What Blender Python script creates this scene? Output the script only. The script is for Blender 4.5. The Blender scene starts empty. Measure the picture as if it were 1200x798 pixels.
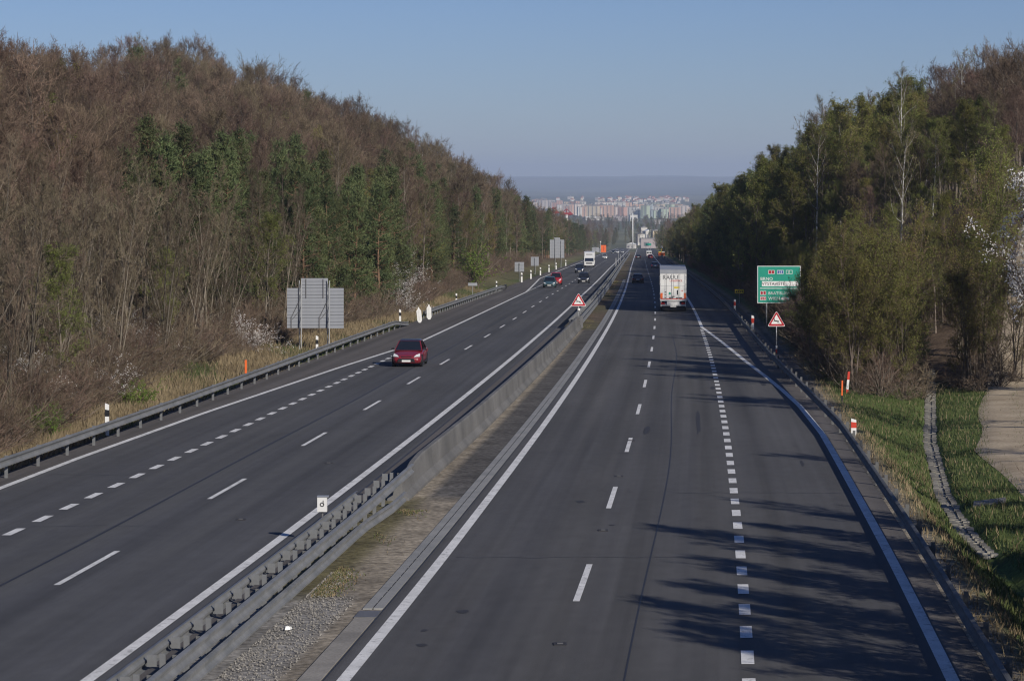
import bpy, math, random
import numpy as np
from mathutils import Vector, Matrix
rnd = random.Random(11)
nrs = np.random.RandomState(7)
scene = bpy.context.scene
col = scene.collection
R_ = math.radians

# ------------------------------------------------------------------ camera, sky, sun, exposure
CAMZ = 8.545                       # eye height over the carriageway, on an overpass
cam_d = bpy.data.cameras.new('camera')
cam = bpy.data.objects.new('camera', cam_d); col.objects.link(cam)
cam.location = (0, 0, CAMZ); cam.rotation_euler = (R_(90), 0, 0)
cam_d.sensor_fit = 'HORIZONTAL'; cam_d.sensor_width = 36.0; cam_d.lens = 89.28
cam_d.shift_y = -187.0 / 1200.0
cam_d.clip_start = 0.5; cam_d.clip_end = 60000
scene.camera = cam
SUN_EL, SUN_BACK = 26.5, 54.0       # elevation; degrees behind the right-hand side
world = bpy.data.worlds.new('World'); scene.world = world; world.use_nodes = True
wn = world.node_tree; wn.nodes.clear()
sky = wn.nodes.new('ShaderNodeTexSky'); sky.sky_type = 'NISHITA'; sky.sun_disc = False
sky.sun_elevation = R_(SUN_EL); sky.sun_rotation = R_(90 + SUN_BACK)
sky.altitude = 300; sky.air_density = 1.0; sky.dust_density = 0.1; sky.ozone_density = 4.0
bg = wn.nodes.new('ShaderNodeBackground'); bg.inputs['Strength'].default_value = 0.064
wo = wn.nodes.new('ShaderNodeOutputWorld')
tint = wn.nodes.new('ShaderNodeMix'); tint.data_type = 'RGBA'; tint.blend_type = 'MULTIPLY'; tint.inputs[0].default_value = 1.0
tint.inputs[7].default_value = (0.7, 0.79, 1.13, 1)      # cool white balance of the whole sky
wn.links.new(sky.outputs[0], tint.inputs[6]); wn.links.new(tint.outputs[2], bg.inputs[0]); wn.links.new(bg.outputs[0], wo.inputs[0])
sl = bpy.data.lights.new('sun', 'SUN'); sl.energy = 4.7; sl.angle = R_(0.53); sl.color = (1.0, 0.93, 0.83)
sun = bpy.data.objects.new('sun', sl); col.objects.link(sun)
sv = Vector((math.cos(R_(SUN_EL)) * math.cos(R_(SUN_BACK)), -math.cos(R_(SUN_EL)) * math.sin(R_(SUN_BACK)), math.sin(R_(SUN_EL))))
sun.rotation_euler = sv.to_track_quat('Z', 'Y').to_euler()
sun.location = sv * 100
vs = scene.view_settings
vs.view_transform = 'Standard'; vs.look = 'None'; vs.gamma = 1.0; vs.exposure = 0.0; vs.use_curve_mapping = False
scene.cycles.use_denoising = True
scene.cycles.max_bounces = 6; scene.cycles.diffuse_bounces = 3; scene.cycles.glossy_bounces = 2
scene.cycles.transparent_max_bounces = 8; scene.cycles.volume_bounces = 0
scene.cycles.sample_clamp_indirect = 4.0
scene.cycles.filter_width = 1.15

# ------------------------------------------------------------------ helpers
def tag(o, label=None, cat=None, group=None, kind=None):
    if label: o['label'] = label
    if cat: o['category'] = cat
    if group: o['group'] = group
    if kind: o['kind'] = kind
    return o

def empty(name, loc=(0, 0, 0), rz=0.0, label=None, cat=None, group=None):
    o = bpy.data.objects.new(name, None); col.objects.link(o)
    o.empty_display_size = 0.3
    o.location = loc; o.rotation_euler = (0, 0, rz)
    return tag(o, label, cat, group)

def link(name, me, parent=None, loc=None):
    o = bpy.data.objects.new(name, me); col.objects.link(o)
    if parent is not None: o.parent = parent
    if loc is not None: o.location = loc
    return o

class MB:
    def __init__(s): s.v = []; s.f = []; s.m = []; s.uv = None
    def add(s, vs, fs, m=0):
        b = len(s.v); s.v.extend([tuple(p) for p in vs])
        for f in fs: s.f.append(tuple(i + b for i in f)); s.m.append(m)
    def box(s, c, sz, m=0, rz=0.0, taper=1.0):
        x, y, z = sz[0] / 2, sz[1] / 2, sz[2] / 2
        ca, sa = math.cos(rz), math.sin(rz)
        P = []
        for dz in (-1, 1):
            k = taper if dz > 0 else 1.0
            for dx, dy in ((-1, -1), (1, -1), (1, 1), (-1, 1)):
                px, py = dx * x * k, dy * y * k
                P.append((c[0] + px * ca - py * sa, c[1] + px * sa + py * ca, c[2] + dz * z))
        s.add(P, [(3, 2, 1, 0), (4, 5, 6, 7), (0, 1, 5, 4), (1, 2, 6, 5), (2, 3, 7, 6), (3, 0, 4, 7)], m)
    def tube(s, pts, rad, n=6, m=0, cap=True):
        pts = [Vector(p) for p in pts]; k = len(pts)
        V = []
        for i, p in enumerate(pts):
            t = (pts[min(i + 1, k - 1)] - pts[max(i - 1, 0)]).normalized()
            a = Vector((0, 0, 1)) if abs(t.z) < 0.8 else Vector((1, 0, 0))
            u = t.cross(a).normalized(); w = t.cross(u)
            r = rad[i] if hasattr(rad, '__len__') else rad
            for j in range(n):
                an = 2 * math.pi * j / n
                V.append(p + u * (r * math.cos(an)) + w * (r * math.sin(an)))
        F = []
        for i in range(k - 1):
            for j in range(n):
                F.append((i * n + j, i * n + (j + 1) % n, (i + 1) * n + (j + 1) % n, (i + 1) * n + j))
        if cap:
            F.append(tuple(range(n - 1, -1, -1))); F.append(tuple((k - 1) * n + j for j in range(n)))
        s.add(V, F, m)
    def prism(s, poly, y0, y1, m=0):          # poly in x,z extruded along y
        n = len(poly)
        V = [(x, y0, z) for x, z in poly] + [(x, y1, z) for x, z in poly]
        F = [tuple(range(n)), tuple(range(2 * n - 1, n - 1, -1))]
        F += [(i, i + n, (i + 1) % n + n, (i + 1) % n) for i in range(n)]
        s.add(V, F, m)
    def prism_x(s, poly, x0, x1, m=0):        # poly in y,z extruded along x
        n = len(poly)
        V = [(x0, y, z) for y, z in poly] + [(x1, y, z) for y, z in poly]
        F = [tuple(range(n)), tuple(range(2 * n - 1, n - 1, -1))]
        F += [(i, i + n, (i + 1) % n + n, (i + 1) % n) for i in range(n)]
        s.add(V, F, m)
    def wheelx(s, c, r, w, m=0, n=20, inner=0.0):   # cylinder with its axle along x
        V = []
        for sx in (-1, 1):
            for rr, k in ((r * 0.93, 0.5), (r, 0.38)):
                pass
        prof = [(-w / 2, inner), (-w / 2, r * 0.93), (-w * 0.36, r), (w * 0.36, r), (w / 2, r * 0.93), (w / 2, inner)]
        for x, rr in prof:
            for j in range(n):
                a = 2 * math.pi * j / n
                V.append((c[0] + x, c[1] + rr * math.cos(a), c[2] + rr * math.sin(a)))
        F = []
        for i in range(len(prof) - 1):
            for j in range(n):
                F.append((i * n + j, i * n + (j + 1) % n, (i + 1) * n + (j + 1) % n, (i + 1) * n + j))
        s.add(V, F, m)
    def mesh(s, name, mats, smooth=False):
        me = bpy.data.meshes.new(name)
        me.from_pydata([tuple(p) for p in s.v], [], s.f)
        mats = mats if isinstance(mats, (list, tuple)) else [mats]
        for mt in mats: me.materials.append(mt)
        if len(mats) > 1: me.polygons.foreach_set('material_index', s.m)
        if smooth: me.polygons.foreach_set('use_smooth', [True] * len(s.f))
        if s.uv is not None:
            uvl = me.uv_layers.new(name='UVMap')
            li = np.empty(len(me.loops), dtype=np.int32); me.loops.foreach_get('vertex_index', li)
            uvl.data.foreach_set('uv', np.asarray(s.uv, dtype=np.float32)[li].ravel())
        me.update()
        return me
    def build(s, name, mats, parent=None, smooth=False, loc=None, kind=None):
        o = link(name, s.mesh(name, mats, smooth), parent, loc)
        if kind: o['kind'] = kind
        return o

# ------------------------------------------------------------------ materials
def new_mat(name):
    m = bpy.data.materials.new(name); m.use_nodes = True
    nt = m.node_tree
    return m, nt, nt.nodes, nt.links, nt.nodes['Principled BSDF']

def setp(b, rough=None, metal=None, spec=None):
    if rough is not None: b.inputs['Roughness'].default_value = rough
    if metal is not None: b.inputs['Metallic'].default_value = metal
    if spec is not None: b.inputs['Specular IOR Level'].default_value = spec

def noise_mat(name, c0, c1, scale=4.0, rough=0.8, metal=0.0, spec=0.3, bump=0.0, detail=4, coords='Object', objrand=0.0, hue=0.0,
              stretch=None, fine=None, trans=0.0):
    """two colours mixed by noise, with an optional spread from object to object"""
    m, nt, N, L, b = new_mat(name); setp(b, rough, metal, spec)
    tc = N.new('ShaderNodeTexCoord'); nz = N.new('ShaderNodeTexNoise')
    nz.inputs['Scale'].default_value = scale; nz.inputs['Detail'].default_value = detail
    src = tc.outputs[coords]
    if stretch:
        mp = N.new('ShaderNodeMapping'); mp.inputs['Scale'].default_value = stretch
        L.new(src, mp.inputs['Vector']); src = mp.outputs[0]
    L.new(src, nz.inputs['Vector'])
    cr = N.new('ShaderNodeValToRGB')
    cr.color_ramp.elements[0].position = 0.32; cr.color_ramp.elements[0].color = (*c0, 1)
    cr.color_ramp.elements[1].position = 0.68; cr.color_ramp.elements[1].color = (*c1, 1)
    L.new(nz.outputs[0], cr.inputs[0]); out = cr.outputs[0]
    if fine:
        n2 = N.new('ShaderNodeTexNoise'); n2.inputs['Scale'].default_value = fine[0]; n2.inputs['Detail'].default_value = 3
        L.new(tc.outputs[coords], n2.inputs['Vector'])
        mr = N.new('ShaderNodeMapRange'); mr.inputs['From Min'].default_value = 0.3; mr.inputs['From Max'].default_value = 0.7
        mr.inputs['To Min'].default_value = 1 - fine[1]; mr.inputs['To Max'].default_value = 1 + fine[1]
        L.new(n2.outputs[0], mr.inputs[0])
        mx = N.new('ShaderNodeMix'); mx.data_type = 'RGBA'; mx.blend_type = 'MULTIPLY'; mx.inputs[0].default_value = 1
        L.new(out, mx.inputs[6]); L.new(mr.outputs[0], mx.inputs[7]); out = mx.outputs[2]
    if objrand or hue:
        oi = N.new('ShaderNodeObjectInfo'); hs = N.new('ShaderNodeHueSaturation')
        mr = N.new('ShaderNodeMapRange'); mr.inputs['To Min'].default_value = 1 - objrand; mr.inputs['To Max'].default_value = 1 + objrand
        L.new(oi.outputs['Random'], mr.inputs[0]); L.new(mr.outputs[0], hs.inputs['Value'])
        wv = N.new('ShaderNodeMath'); wv.operation = 'MULTIPLY'; wv.inputs[1].default_value = 17.31
        fr = N.new('ShaderNodeMath'); fr.operation = 'FRACT'
        L.new(oi.outputs['Random'], wv.inputs[0]); L.new(wv.outputs[0], fr.inputs[0])
        m2 = N.new('ShaderNodeMapRange'); m2.inputs['To Min'].default_value = 0.5 - hue; m2.inputs['To Max'].default_value = 0.5 + hue
        L.new(fr.outputs[0], m2.inputs[0]); L.new(m2.outputs[0], hs.inputs['Hue'])
        L.new(out, hs.inputs['Color']); out = hs.outputs[0]
    L.new(out, b.inputs['Base Color'])
    if trans:
        tr = N.new('ShaderNodeBsdfTranslucent'); ms = N.new('ShaderNodeMixShader'); ms.inputs[0].default_value = trans
        L.new(out, tr.inputs[0]); L.new(b.outputs[0], ms.inputs[1]); L.new(tr.outputs[0], ms.inputs[2])
        L.new(ms.outputs[0], N['Material Output'].inputs[0])
    if bump:
        bp = N.new('ShaderNodeBump'); bp.inputs['Strength'].default_value = bump; bp.inputs['Distance'].default_value = 0.02
        L.new(nz.outputs[0], bp.inputs['Height']); L.new(bp.outputs[0], b.inputs['Normal'])
    return m

def flat(name, c, rough=0.6, metal=0.0, spec=0.4, var=0.06, scale=3.0):
    a = tuple(max(0, x * (1 - var)) for x in c); d = tuple(x * (1 + var) for x in c)
    return noise_mat(name, a, d, scale, rough, metal, spec)

def paint(name, c, coat=0.6):
    m, nt, N, L, b = new_mat(name); setp(b, 0.42, 0.0, 0.5)
    tc = N.new('ShaderNodeTexCoord'); nz = N.new('ShaderNodeTexNoise'); nz.inputs['Scale'].default_value = 1.7; nz.inputs['Detail'].default_value = 5
    L.new(tc.outputs['Object'], nz.inputs['Vector'])
    mx = N.new('ShaderNodeMix'); mx.data_type = 'RGBA'
    mx.inputs[6].default_value = (*c, 1); mx.inputs[7].default_value = (*[x * 0.85 + 0.012 for x in c], 1)
    L.new(nz.outputs[0], mx.inputs[0]); L.new(mx.outputs[2], b.inputs['Base Color'])
    b.inputs['Coat Weight'].default_value = coat; b.inputs['Coat Roughness'].default_value = 0.08
    return m

def glassy(name, c=(0.012, 0.014, 0.017), rough=0.06):
    m = flat(name, c, rough, 0.0, 0.6); return m

def asphalt_mat(name, base, tint, joints):
    """worn asphalt: grain, long streaks along the lanes, wheel tracks and blotches"""
    m, nt, N, L, b = new_mat(name); setp(b, 0.9, 0, 0.25)
    uv = N.new('ShaderNodeUVMap'); uv.uv_map = 'UVMap'
    def noise(scale, sx, sy, detail=4, rough=0.55):
        mp = N.new('ShaderNodeMapping'); mp.inputs['Scale'].default_value = (sx, sy, 1); L.new(uv.outputs[0], mp.inputs['Vector'])
        n = N.new('ShaderNodeTexNoise'); n.inputs['Scale'].default_value = scale; n.inputs['Detail'].default_value = detail
        n.inputs['Roughness'].default_value = rough; L.new(mp.outputs[0], n.inputs['Vector']); return n.outputs[0]
    def rng(src, f0, f1, t0, t1):
        r = N.new('ShaderNodeMapRange'); r.inputs['From Min'].default_value = f0; r.inputs['From Max'].default_value = f1
        r.inputs['To Min'].default_value = t0; r.inputs['To Max'].default_value = t1; L.new(src, r.inputs[0]); return r.outputs[0]
    def mul(a, c):
        x = N.new('ShaderNodeMath'); x.operation = 'MULTIPLY'; L.new(a, x.inputs[0]); L.new(c, x.inputs[1]); return x.outputs[0]
    streak = rng(noise(1.0, 1.6, 0.012, 5), 0.3, 0.7, 0.76, 1.22)
    blotch = rng(noise(0.16, 1.0, 0.35, 5, 0.6), 0.3, 0.7, 0.88, 1.12)
    grain = rng(noise(38.0, 1, 1, 2, 0.7), 0.3, 0.7, 0.72, 1.28)
    mott = rng(noise(2.2, 1.0, 0.5, 5, 0.65), 0.3, 0.7, 0.91, 1.09)
    blotch = mul(blotch, mott)
    stain = rng(noise(0.9, 1.0, 0.22, 6, 0.62), 0.62, 0.78, 1.0, 0.72)
    sx = N.new('ShaderNodeSeparateXYZ'); L.new(uv.outputs[0], sx.inputs[0])
    w1 = N.new('ShaderNodeMath'); w1.operation = 'MULTIPLY_ADD'; w1.inputs[1].default_value = 2 * math.pi / 1.87; w1.inputs[2].default_value = joints; L.new(sx.outputs[0], w1.inputs[0])
    w2 = N.new('ShaderNodeMath'); w2.operation = 'SINE'; L.new(w1.outputs[0], w2.inputs[0])
    wear = rng(noise(0.05, 1.0, 0.25, 3), 0.35, 0.65, 0.0, 0.1)
    w3 = N.new('ShaderNodeMath'); w3.operation = 'MULTIPLY_ADD'; w3.inputs[2].default_value = 1.0; L.new(w2.outputs[0], w3.inputs[0]); L.new(wear, w3.inputs[1])
    k = mul(mul(mul(streak, blotch), mul(grain, stain)), w3.outputs[0])
    mx = N.new('ShaderNodeMix'); mx.data_type = 'RGBA'; mx.inputs[6].default_value = (*base, 1); mx.inputs[7].default_value = (*tint, 1)
    L.new(rng(noise(0.5, 1.0, 0.02, 4), 0.35, 0.65, 0, 1), mx.inputs[0])
    m2 = N.new('ShaderNodeMix'); m2.data_type = 'RGBA'; m2.blend_type = 'MULTIPLY'; m2.inputs[0].default_value = 1
    L.new(mx.outputs[2], m2.inputs[6]); L.new(k, m2.inputs[7]); L.new(m2.outputs[2], b.inputs['Base Color'])
    bp = N.new('ShaderNodeBump'); bp.inputs['Strength'].default_value = 0.25; bp.inputs['Distance'].default_value = 0.01
    L.new(grain, bp.inputs['Height']); L.new(bp.outputs[0], b.inputs['Normal'])
    return m

def ground_mat():
    m, nt, N, L, b = new_mat('ground_cover'); setp(b, 0.95, 0, 0.1)
    at = N.new('ShaderNodeVertexColor'); at.layer_name = 'Col'
    tc = N.new('ShaderNodeTexCoord')
    def noise(scale, detail, st=None):
        n = N.new('ShaderNodeTexNoise'); n.inputs['Scale'].default_value = scale; n.inputs['Detail'].default_value = detail
        src = tc.outputs['Object']
        if st:
            mp = N.new('ShaderNodeMapping'); mp.inputs['Scale'].default_value = st; L.new(src, mp.inputs['Vector']); src = mp.outputs[0]
        L.new(src, n.inputs['Vector']); return n.outputs[0]
    def rng(src, f0, f1, t0, t1):
        r = N.new('ShaderNodeMapRange'); r.inputs['From Min'].default_value = f0; r.inputs['From Max'].default_value = f1
        r.inputs['To Min'].default_value = t0; r.inputs['To Max'].default_value = t1; L.new(src, r.inputs[0]); return r.outputs[0]
    out = at.outputs['Color']
    for sc, lo, hi, st in ((6.0, 0.6, 1.4, None), (0.7, 0.72, 1.28, None), (0.0012, 0.62, 1.38, (1.0, 0.45, 1.0)), (0.012, 0.75, 1.25, None)):
        mx = N.new('ShaderNodeMix'); mx.data_type = 'RGBA'; mx.blend_type = 'MULTIPLY'; mx.inputs[0].default_value = 1
        L.new(out, mx.inputs[6]); L.new(rng(noise(sc, 5, st), 0.32, 0.68, lo, hi), mx.inputs[7]); out = mx.outputs[2]
    L.new(out, b.inputs['Base Color'])
    bp = N.new('ShaderNodeBump'); bp.inputs['Strength'].default_value = 0.5; bp.inputs['Distance'].default_value = 0.08
    L.new(noise(5.0, 5), bp.inputs['Height']); L.new(bp.outputs[0], b.inputs['Normal'])
    return m

M = {}
M['asphalt_r'] = asphalt_mat('asphalt_right', (0.082, 0.08, 0.078), (0.071, 0.071, 0.075), 1)
M['asphalt_l'] = asphalt_mat('asphalt_left', (0.08, 0.08, 0.081), (0.07, 0.071, 0.077), 1)
M['asphalt_m'] = asphalt_mat('asphalt_median', (0.105, 0.096, 0.09), (0.09, 0.084, 0.082), 1)
M['seam'] = flat('bitumen_seam', (0.022, 0.022, 0.026), 0.6)
M['stain'] = flat('rubber_mark', (0.03, 0.03, 0.034), 0.8)
M['line'] = noise_mat('road_paint', (0.56, 0.56, 0.55), (0.72, 0.72, 0.71), 1.2, 0.75, 0, 0.3, fine=(30, 0.12), detail=6)
def wear_paint(m):
    nt = m.node_tree; N, L = nt.nodes, nt.links; b = N['Principled BSDF']
    src = b.inputs['Base Color'].links[0].from_socket
    tc = N.new('ShaderNodeTexCoord'); n1 = N.new('ShaderNodeTexNoise'); n1.inputs['Scale'].default_value = 5.0; n1.inputs['Detail'].default_value = 9; n1.inputs['Roughness'].default_value = .72
    L.new(tc.outputs['Object'], n1.inputs['Vector'])
    r = N.new('ShaderNodeMapRange'); r.inputs['From Min'].default_value = .54; r.inputs['From Max'].default_value = .66; r.inputs['To Max'].default_value = .75; L.new(n1.outputs[0], r.inputs[0])
    mx = N.new('ShaderNodeMix'); mx.data_type = 'RGBA'; L.new(r.outputs[0], mx.inputs[0]); L.new(src, mx.inputs[6]); mx.inputs[7].default_value = (.16, .16, .16, 1)
    L.new(mx.outputs[2], b.inputs['Base Color'])
wear_paint(M['line'])
M['ground'] = ground_mat()
M['track'] = noise_mat('trodden_dirt', (0.33, 0.265, 0.185), (0.47, 0.39, 0.28), 0.6, 0.95, 0, 0.1, bump=0.3, detail=8, fine=(9, 0.2))
M['concrete'] = noise_mat('barrier_concrete', (0.1, 0.1, 0.1), (0.165, 0.163, 0.16), 0.5, 0.85, 0, 0.25, detail=8, fine=(14, 0.1))
M['gutter'] = noise_mat('gutter_concrete', (0.2, 0.205, 0.205), (0.27, 0.27, 0.265), 0.8, 0.85, 0, 0.25, detail=8, fine=(20, 0.12))
M['oldconc'] = noise_mat('old_concrete', (0.19, 0.18, 0.165), (0.28, 0.265, 0.24), 0.9, 0.9, 0, 0.2, detail=8, fine=(16, 0.15))
M['slot'] = flat('slot_shadow', (0.02, 0.02, 0.021), 0.9)
M['steel'] = noise_mat('galvanised_steel', (0.155, 0.162, 0.168), (0.225, 0.23, 0.235), 1.1, 0.6, 0.25, 0.4, detail=8, fine=(9, 0.08))
M['steel_d'] = noise_mat('darkened_steel', (0.09, 0.092, 0.094), (0.15, 0.152, 0.152), 1.3, 0.8, 0.0, 0.25, detail=8, fine=(9, 0.1))  # darker copy of the steel; shade on the right rail's face put into its colour
M['alu'] = noise_mat('aluminium_sheet', (0.27, 0.285, 0.315), (0.34, 0.355, 0.38), 1.5, 0.55, 0.3, 0.4, detail=6)
M['pole'] = flat('sign_pole', (0.34, 0.35, 0.36), 0.5, 0.3)
M['white'] = flat('white_plastic', (0.72, 0.72, 0.7), 0.5)
M['white2'] = flat('white_panel', (0.66, 0.66, 0.645), 0.45, var=0.08, scale=0.8)
M['black'] = flat('black_plastic', (0.015, 0.015, 0.017), 0.5)
M['rubber'] = flat('tyre_rubber', (0.018, 0.018, 0.019), 0.85)
M['red'] = flat('sign_red', (0.42, 0.02, 0.03), 0.45)
M['redp'] = flat('reflector_red', (0.55, 0.05, 0.03), 0.45)
M['orange'] = flat('signal_orange', (0.75, 0.14, 0.03), 0.55)
M['green'] = flat('sign_green', (0.01, 0.26, 0.18), 0.5)
M['blue'] = flat('sign_blue', (0.02, 0.07, 0.3), 0.5)
M['darkred'] = flat('shield_red', (0.33, 0.015, 0.03), 0.5)
M['yellow'] = flat('sign_yellow', (0.62, 0.48, 0.02), 0.5)
M['glass'] = glassy('car_glass'); M['glass'].node_tree.nodes['Principled BSDF'].inputs['Coat Weight'].default_value = 1.0
M['lamp'] = flat('headlamp_lens', (0.62, 0.63, 0.64), 0.12, 0, 0.6)
M['tail'] = flat('tail_lens', (0.35, 0.01, 0.012), 0.2, 0, 0.5)
M['plate'] = flat('number_plate', (0.7, 0.7, 0.68), 0.5)
M['chrome'] = flat('rim_alloy', (0.3, 0.3, 0.31), 0.35, 0.7)
M['grey'] = flat('grey_plastic', (0.12, 0.12, 0.125), 0.6)
M['stone'] = noise_mat('ditch_stone', (0.15, 0.14, 0.12), (0.31, 0.295, 0.26), 1.5, 0.9, 0, 0.2, detail=7, objrand=0.2, fine=(12, 0.2))
M['gravel'] = noise_mat('gravel_stone', (0.12, 0.112, 0.1), (0.3, 0.285, 0.26), 9, 0.9, 0, 0.2)
M['bark'] = noise_mat('bark_brown', (0.105, 0.085, 0.068), (0.2, 0.17, 0.14), 3, 0.9, 0, 0.1, detail=6, objrand=0.25, hue=0.01)
M['barkgrey'] = noise_mat('bark_grey', (0.085, 0.072, 0.056), (0.21, 0.182, 0.145), 3, 0.9, 0, 0.1, detail=6, objrand=0.45)
M['twig'] = noise_mat('twig_brown', (0.097, 0.07, 0.05), (0.17, 0.127, 0.091), 0.4, 0.9, 0, 0.1, objrand=0.42, hue=0.03)
M['twiggrey'] = noise_mat('twig_grey', (0.092, 0.073, 0.05), (0.165, 0.134, 0.094), 0.4, 0.9, 0, 0.1, objrand=0.4, hue=0.025)
M['birch'] = noise_mat('bark_birch', (0.22, 0.21, 0.19), (0.62, 0.6, 0.56), 2.2, 0.8, 0, 0.2, stretch=(1, 1, 4), detail=6)
M['pinebark'] = noise_mat('bark_pine', (0.11, 0.07, 0.045), (0.2, 0.125, 0.08), 3, 0.9, 0, 0.1, objrand=0.2)
M['needle'] = noise_mat('pine_needles', (0.058, 0.076, 0.03), (0.112, 0.134, 0.054), 0.5, 0.75, 0, 0.25, objrand=0.28, hue=0.02, trans=0.15)
M['leaf'] = noise_mat('young_leaves', (0.155, 0.165, 0.042), (0.25, 0.25, 0.068), 0.5, 0.7, 0, 0.25, objrand=0.3, hue=0.03, trans=0.45)
M['leafy'] = noise_mat('bright_leaves', (0.095, 0.15, 0.025), (0.17, 0.24, 0.045), 0.6, 0.7, 0, 0.25, objrand=0.15, hue=0.015, trans=0.3)
M['blossom'] = noise_mat('white_blossom', (0.6, 0.58, 0.55), (0.8, 0.78, 0.76), 3, 0.8, 0, 0.2, trans=0.2)
M['drygrass'] = noise_mat('dry_grass', (0.15, 0.115, 0.068), (0.28, 0.225, 0.14), 0.35, 0.9, 0, 0.1, detail=5)
M['grass'] = noise_mat('green_grass', (0.055, 0.08, 0.028), (0.14, 0.157, 0.064), 0.3, 0.85, 0, 0.15, detail=5, trans=0.2)

# ------------------------------------------------------------------ the line and level of the motorway (metres; d = ahead, t = right of the lane dashes)
DS = np.concatenate([np.arange(-60, 16, 4.0), np.arange(16, 120, 2.0), np.arange(120, 240, 3.0), np.arange(240, 480, 6.0), np.arange(480, 1000, 13.0), np.arange(1000, 1961, 30.0)])
_kd = np.array([-60, 0, 46.6, 59.25, 77.25, 95.25, 113.25, 131.25, 149.25, 167.25, 185.25, 203.25, 221.25, 239.25, 257.25, 275.25, 311.25, 346.5, 397, 482.75, 580, 754, 1022, 1470, 2600.])
_kx = np.array([-8.3, -3.25, 0.62, 1.69, 3.05, 4.39, 5.66, 6.88, 8.07, 9.21, 10.32, 11.41, 12.47, 13.5, 14.51, 15.49, 17.4, 19.24, 21.78, 26.05, 30.84, 39.6, 53.1, 75.8, 133.])
_fine = np.arange(-60, 2600, 1.0)
_fx = np.interp(_fine, _kd, _kx)
_ker = np.ones(25) / 25.0
_fx[12:-12] = np.convolve(_fx, _ker, 'valid')
AX = np.interp(DS, _fine, _fx)
def _zraw(d):
    d = np.asarray(d, float)
    a = np.where(d < 350, 38 * d + 0.0433 * d * d, (38 + 0.0866 * 350) * d - 0.0433 * 350 * 350)
    return -a / 2976.0
ZR = _zraw(DS)
_slx = (AX[-1] - AX[-2]) / (DS[-1] - DS[-2])
def ax(d):
    d = float(d)
    return AX[-1] + (d - DS[-1]) * _slx if d > DS[-1] else float(np.interp(d, DS, AX))
def zr(d): return float(np.interp(d, DS, ZR))
def head(d): return -math.atan((ax(d + 5) - ax(d - 5)) / 10.0)      # rotation about z of something facing along the road
def P(t, d, h=0.0): return (ax(d) + t, d, zr(d) + h)
def stations(d0, d1):
    a = [d for d in DS if d0 + 0.01 < d < d1 - 0.01]
    return [d0] + a + [d1]

def T(v, ds, ts): return float(np.interp(v, ds, ts))
def ledge(d): return T(d, [20, 90, 111, 146, 164, 176, 325, 436, 2000], [-19.33, -19.33, -18.95, -17.75, -16.95, -16.3, -16.3, -18.95, -18.6])
def redge(d): return T(d, [20, 100, 115, 126, 137, 152, 179, 204, 2000], [7.45, 7.5, 7.27, 6.89, 6.45, 5.77, 4.78, 3.8, 3.8])
def rrail(d): return T(d, [16, 98, 125, 150, 175, 2000], [8.13, 8.13, 7.6, 7.15, 7.0, 6.9])
def lrail(d): return T(d, [16, 110, 155, 210, 340], [-19.85, -19.83, -20.12, -20.2, -19.7])
def ditch(d): return T(d, [55, 63, 75, 85, 105, 134, 145], [10.9, 10.7, 10.5, 10.8, 12.2, 15.0, 16.0])
def trackl(d): return T(d, [50, 86, 97, 108, 125, 148, 190], [12.9, 13.0, 13.3, 14.6, 16.6, 20.5, 28])

def sstep(x, a, b):
    x = min(1.0, max(0.0, (x - a) / (b - a))); return x * x * (3 - 2 * x)
_bd = [0, 1000, 1500, 1960, 2500, 4000, 5000, 5600, 8000, 12000, 16000, 20000, 22000, 40000]
_bz = [0, float(_zraw(1000)), float(_zraw(1500)), float(_zraw(1960)), -45, -59, -64, -63, -61, -55, -33, 22, 30, 30]
def base_z(d):
    return float(_zraw(max(d, 0))) if d < 1900 else float(np.interp(d, _bd, _bz))
def gl(a):                      # rise of the left slope, a = metres left of the lane dashes
    pts = ([0, 20.6, 22.5, 25, 30, 36, 44, 54, 66, 90, 140, 400], [0, 0, 0.15, 0.75, 3.2, 6.4, 10.6, 15.4, 20, 23, 23, 10])
    return float(np.interp(a, *pts))
def gr(a):
    pts = ([0, 8.8, 10.5, 14, 20, 28, 38, 60, 100, 300], [0, 0, 0.7, 3.3, 7.6, 10.6, 13.2, 16.5, 17.5, 8])
    return float(np.interp(a, *pts))
def height(t, d):
    z = base_z(d)
    if d > 2600: 
        x = t
        r = 0.0
        if d > 9000:
            r = (d - 9000) / 9000.0 * (12 * math.sin(x / 900.0 + d / 2600.0) + 9 * math.sin(x / 370.0 + 1.3 + d / 900.0))
        return z + min(r, 22)
    if t < -7:
        k = T(d, [0, 130, 200, 250, 300, 370], [.45, .44, .45, .53, .74, 1.02])
        k *= 1 - 0.55 * sstep(d, 560, 900) - 0.45 * sstep(d, 1000, 1750)
        h = gl(-t) * k
        h += 0.6 * k * math.sin(d * 0.045 + t * 0.11) * sstep(-t, 26, 40)
        return z + h
    if t > 8:
        k = sstep(d, 128, 185) * (1 - 0.95 * sstep(d, 640, 1150))
        h = gr(t) * k
        h += 0.5 * k * math.sin(d * 0.05 - t * 0.13) * sstep(t, 16, 30)
        n = 1 - sstep(d, 118, 150)
        if n > 0:
            td, tl = ditch(d), trackl(d)
            if t <= td: f = -0.55 * sstep(t, 9.0, td - 0.55) - 0.35 * sstep(t, td - 0.6, td - 0.1)
            elif t < tl: f = -0.9 + 0.35 * sstep(t, td + 0.1, td + 0.6) + 0.15 * sstep(t, td + 0.6, tl)
            else: f = -0.4 + 0.06 * (t - tl) + (0.28 * max(0, t - tl - 4.5) if t > tl + 4.5 else 0)
            h += f * n
        return z + h
    return z
HAZE = 0.00009
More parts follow.
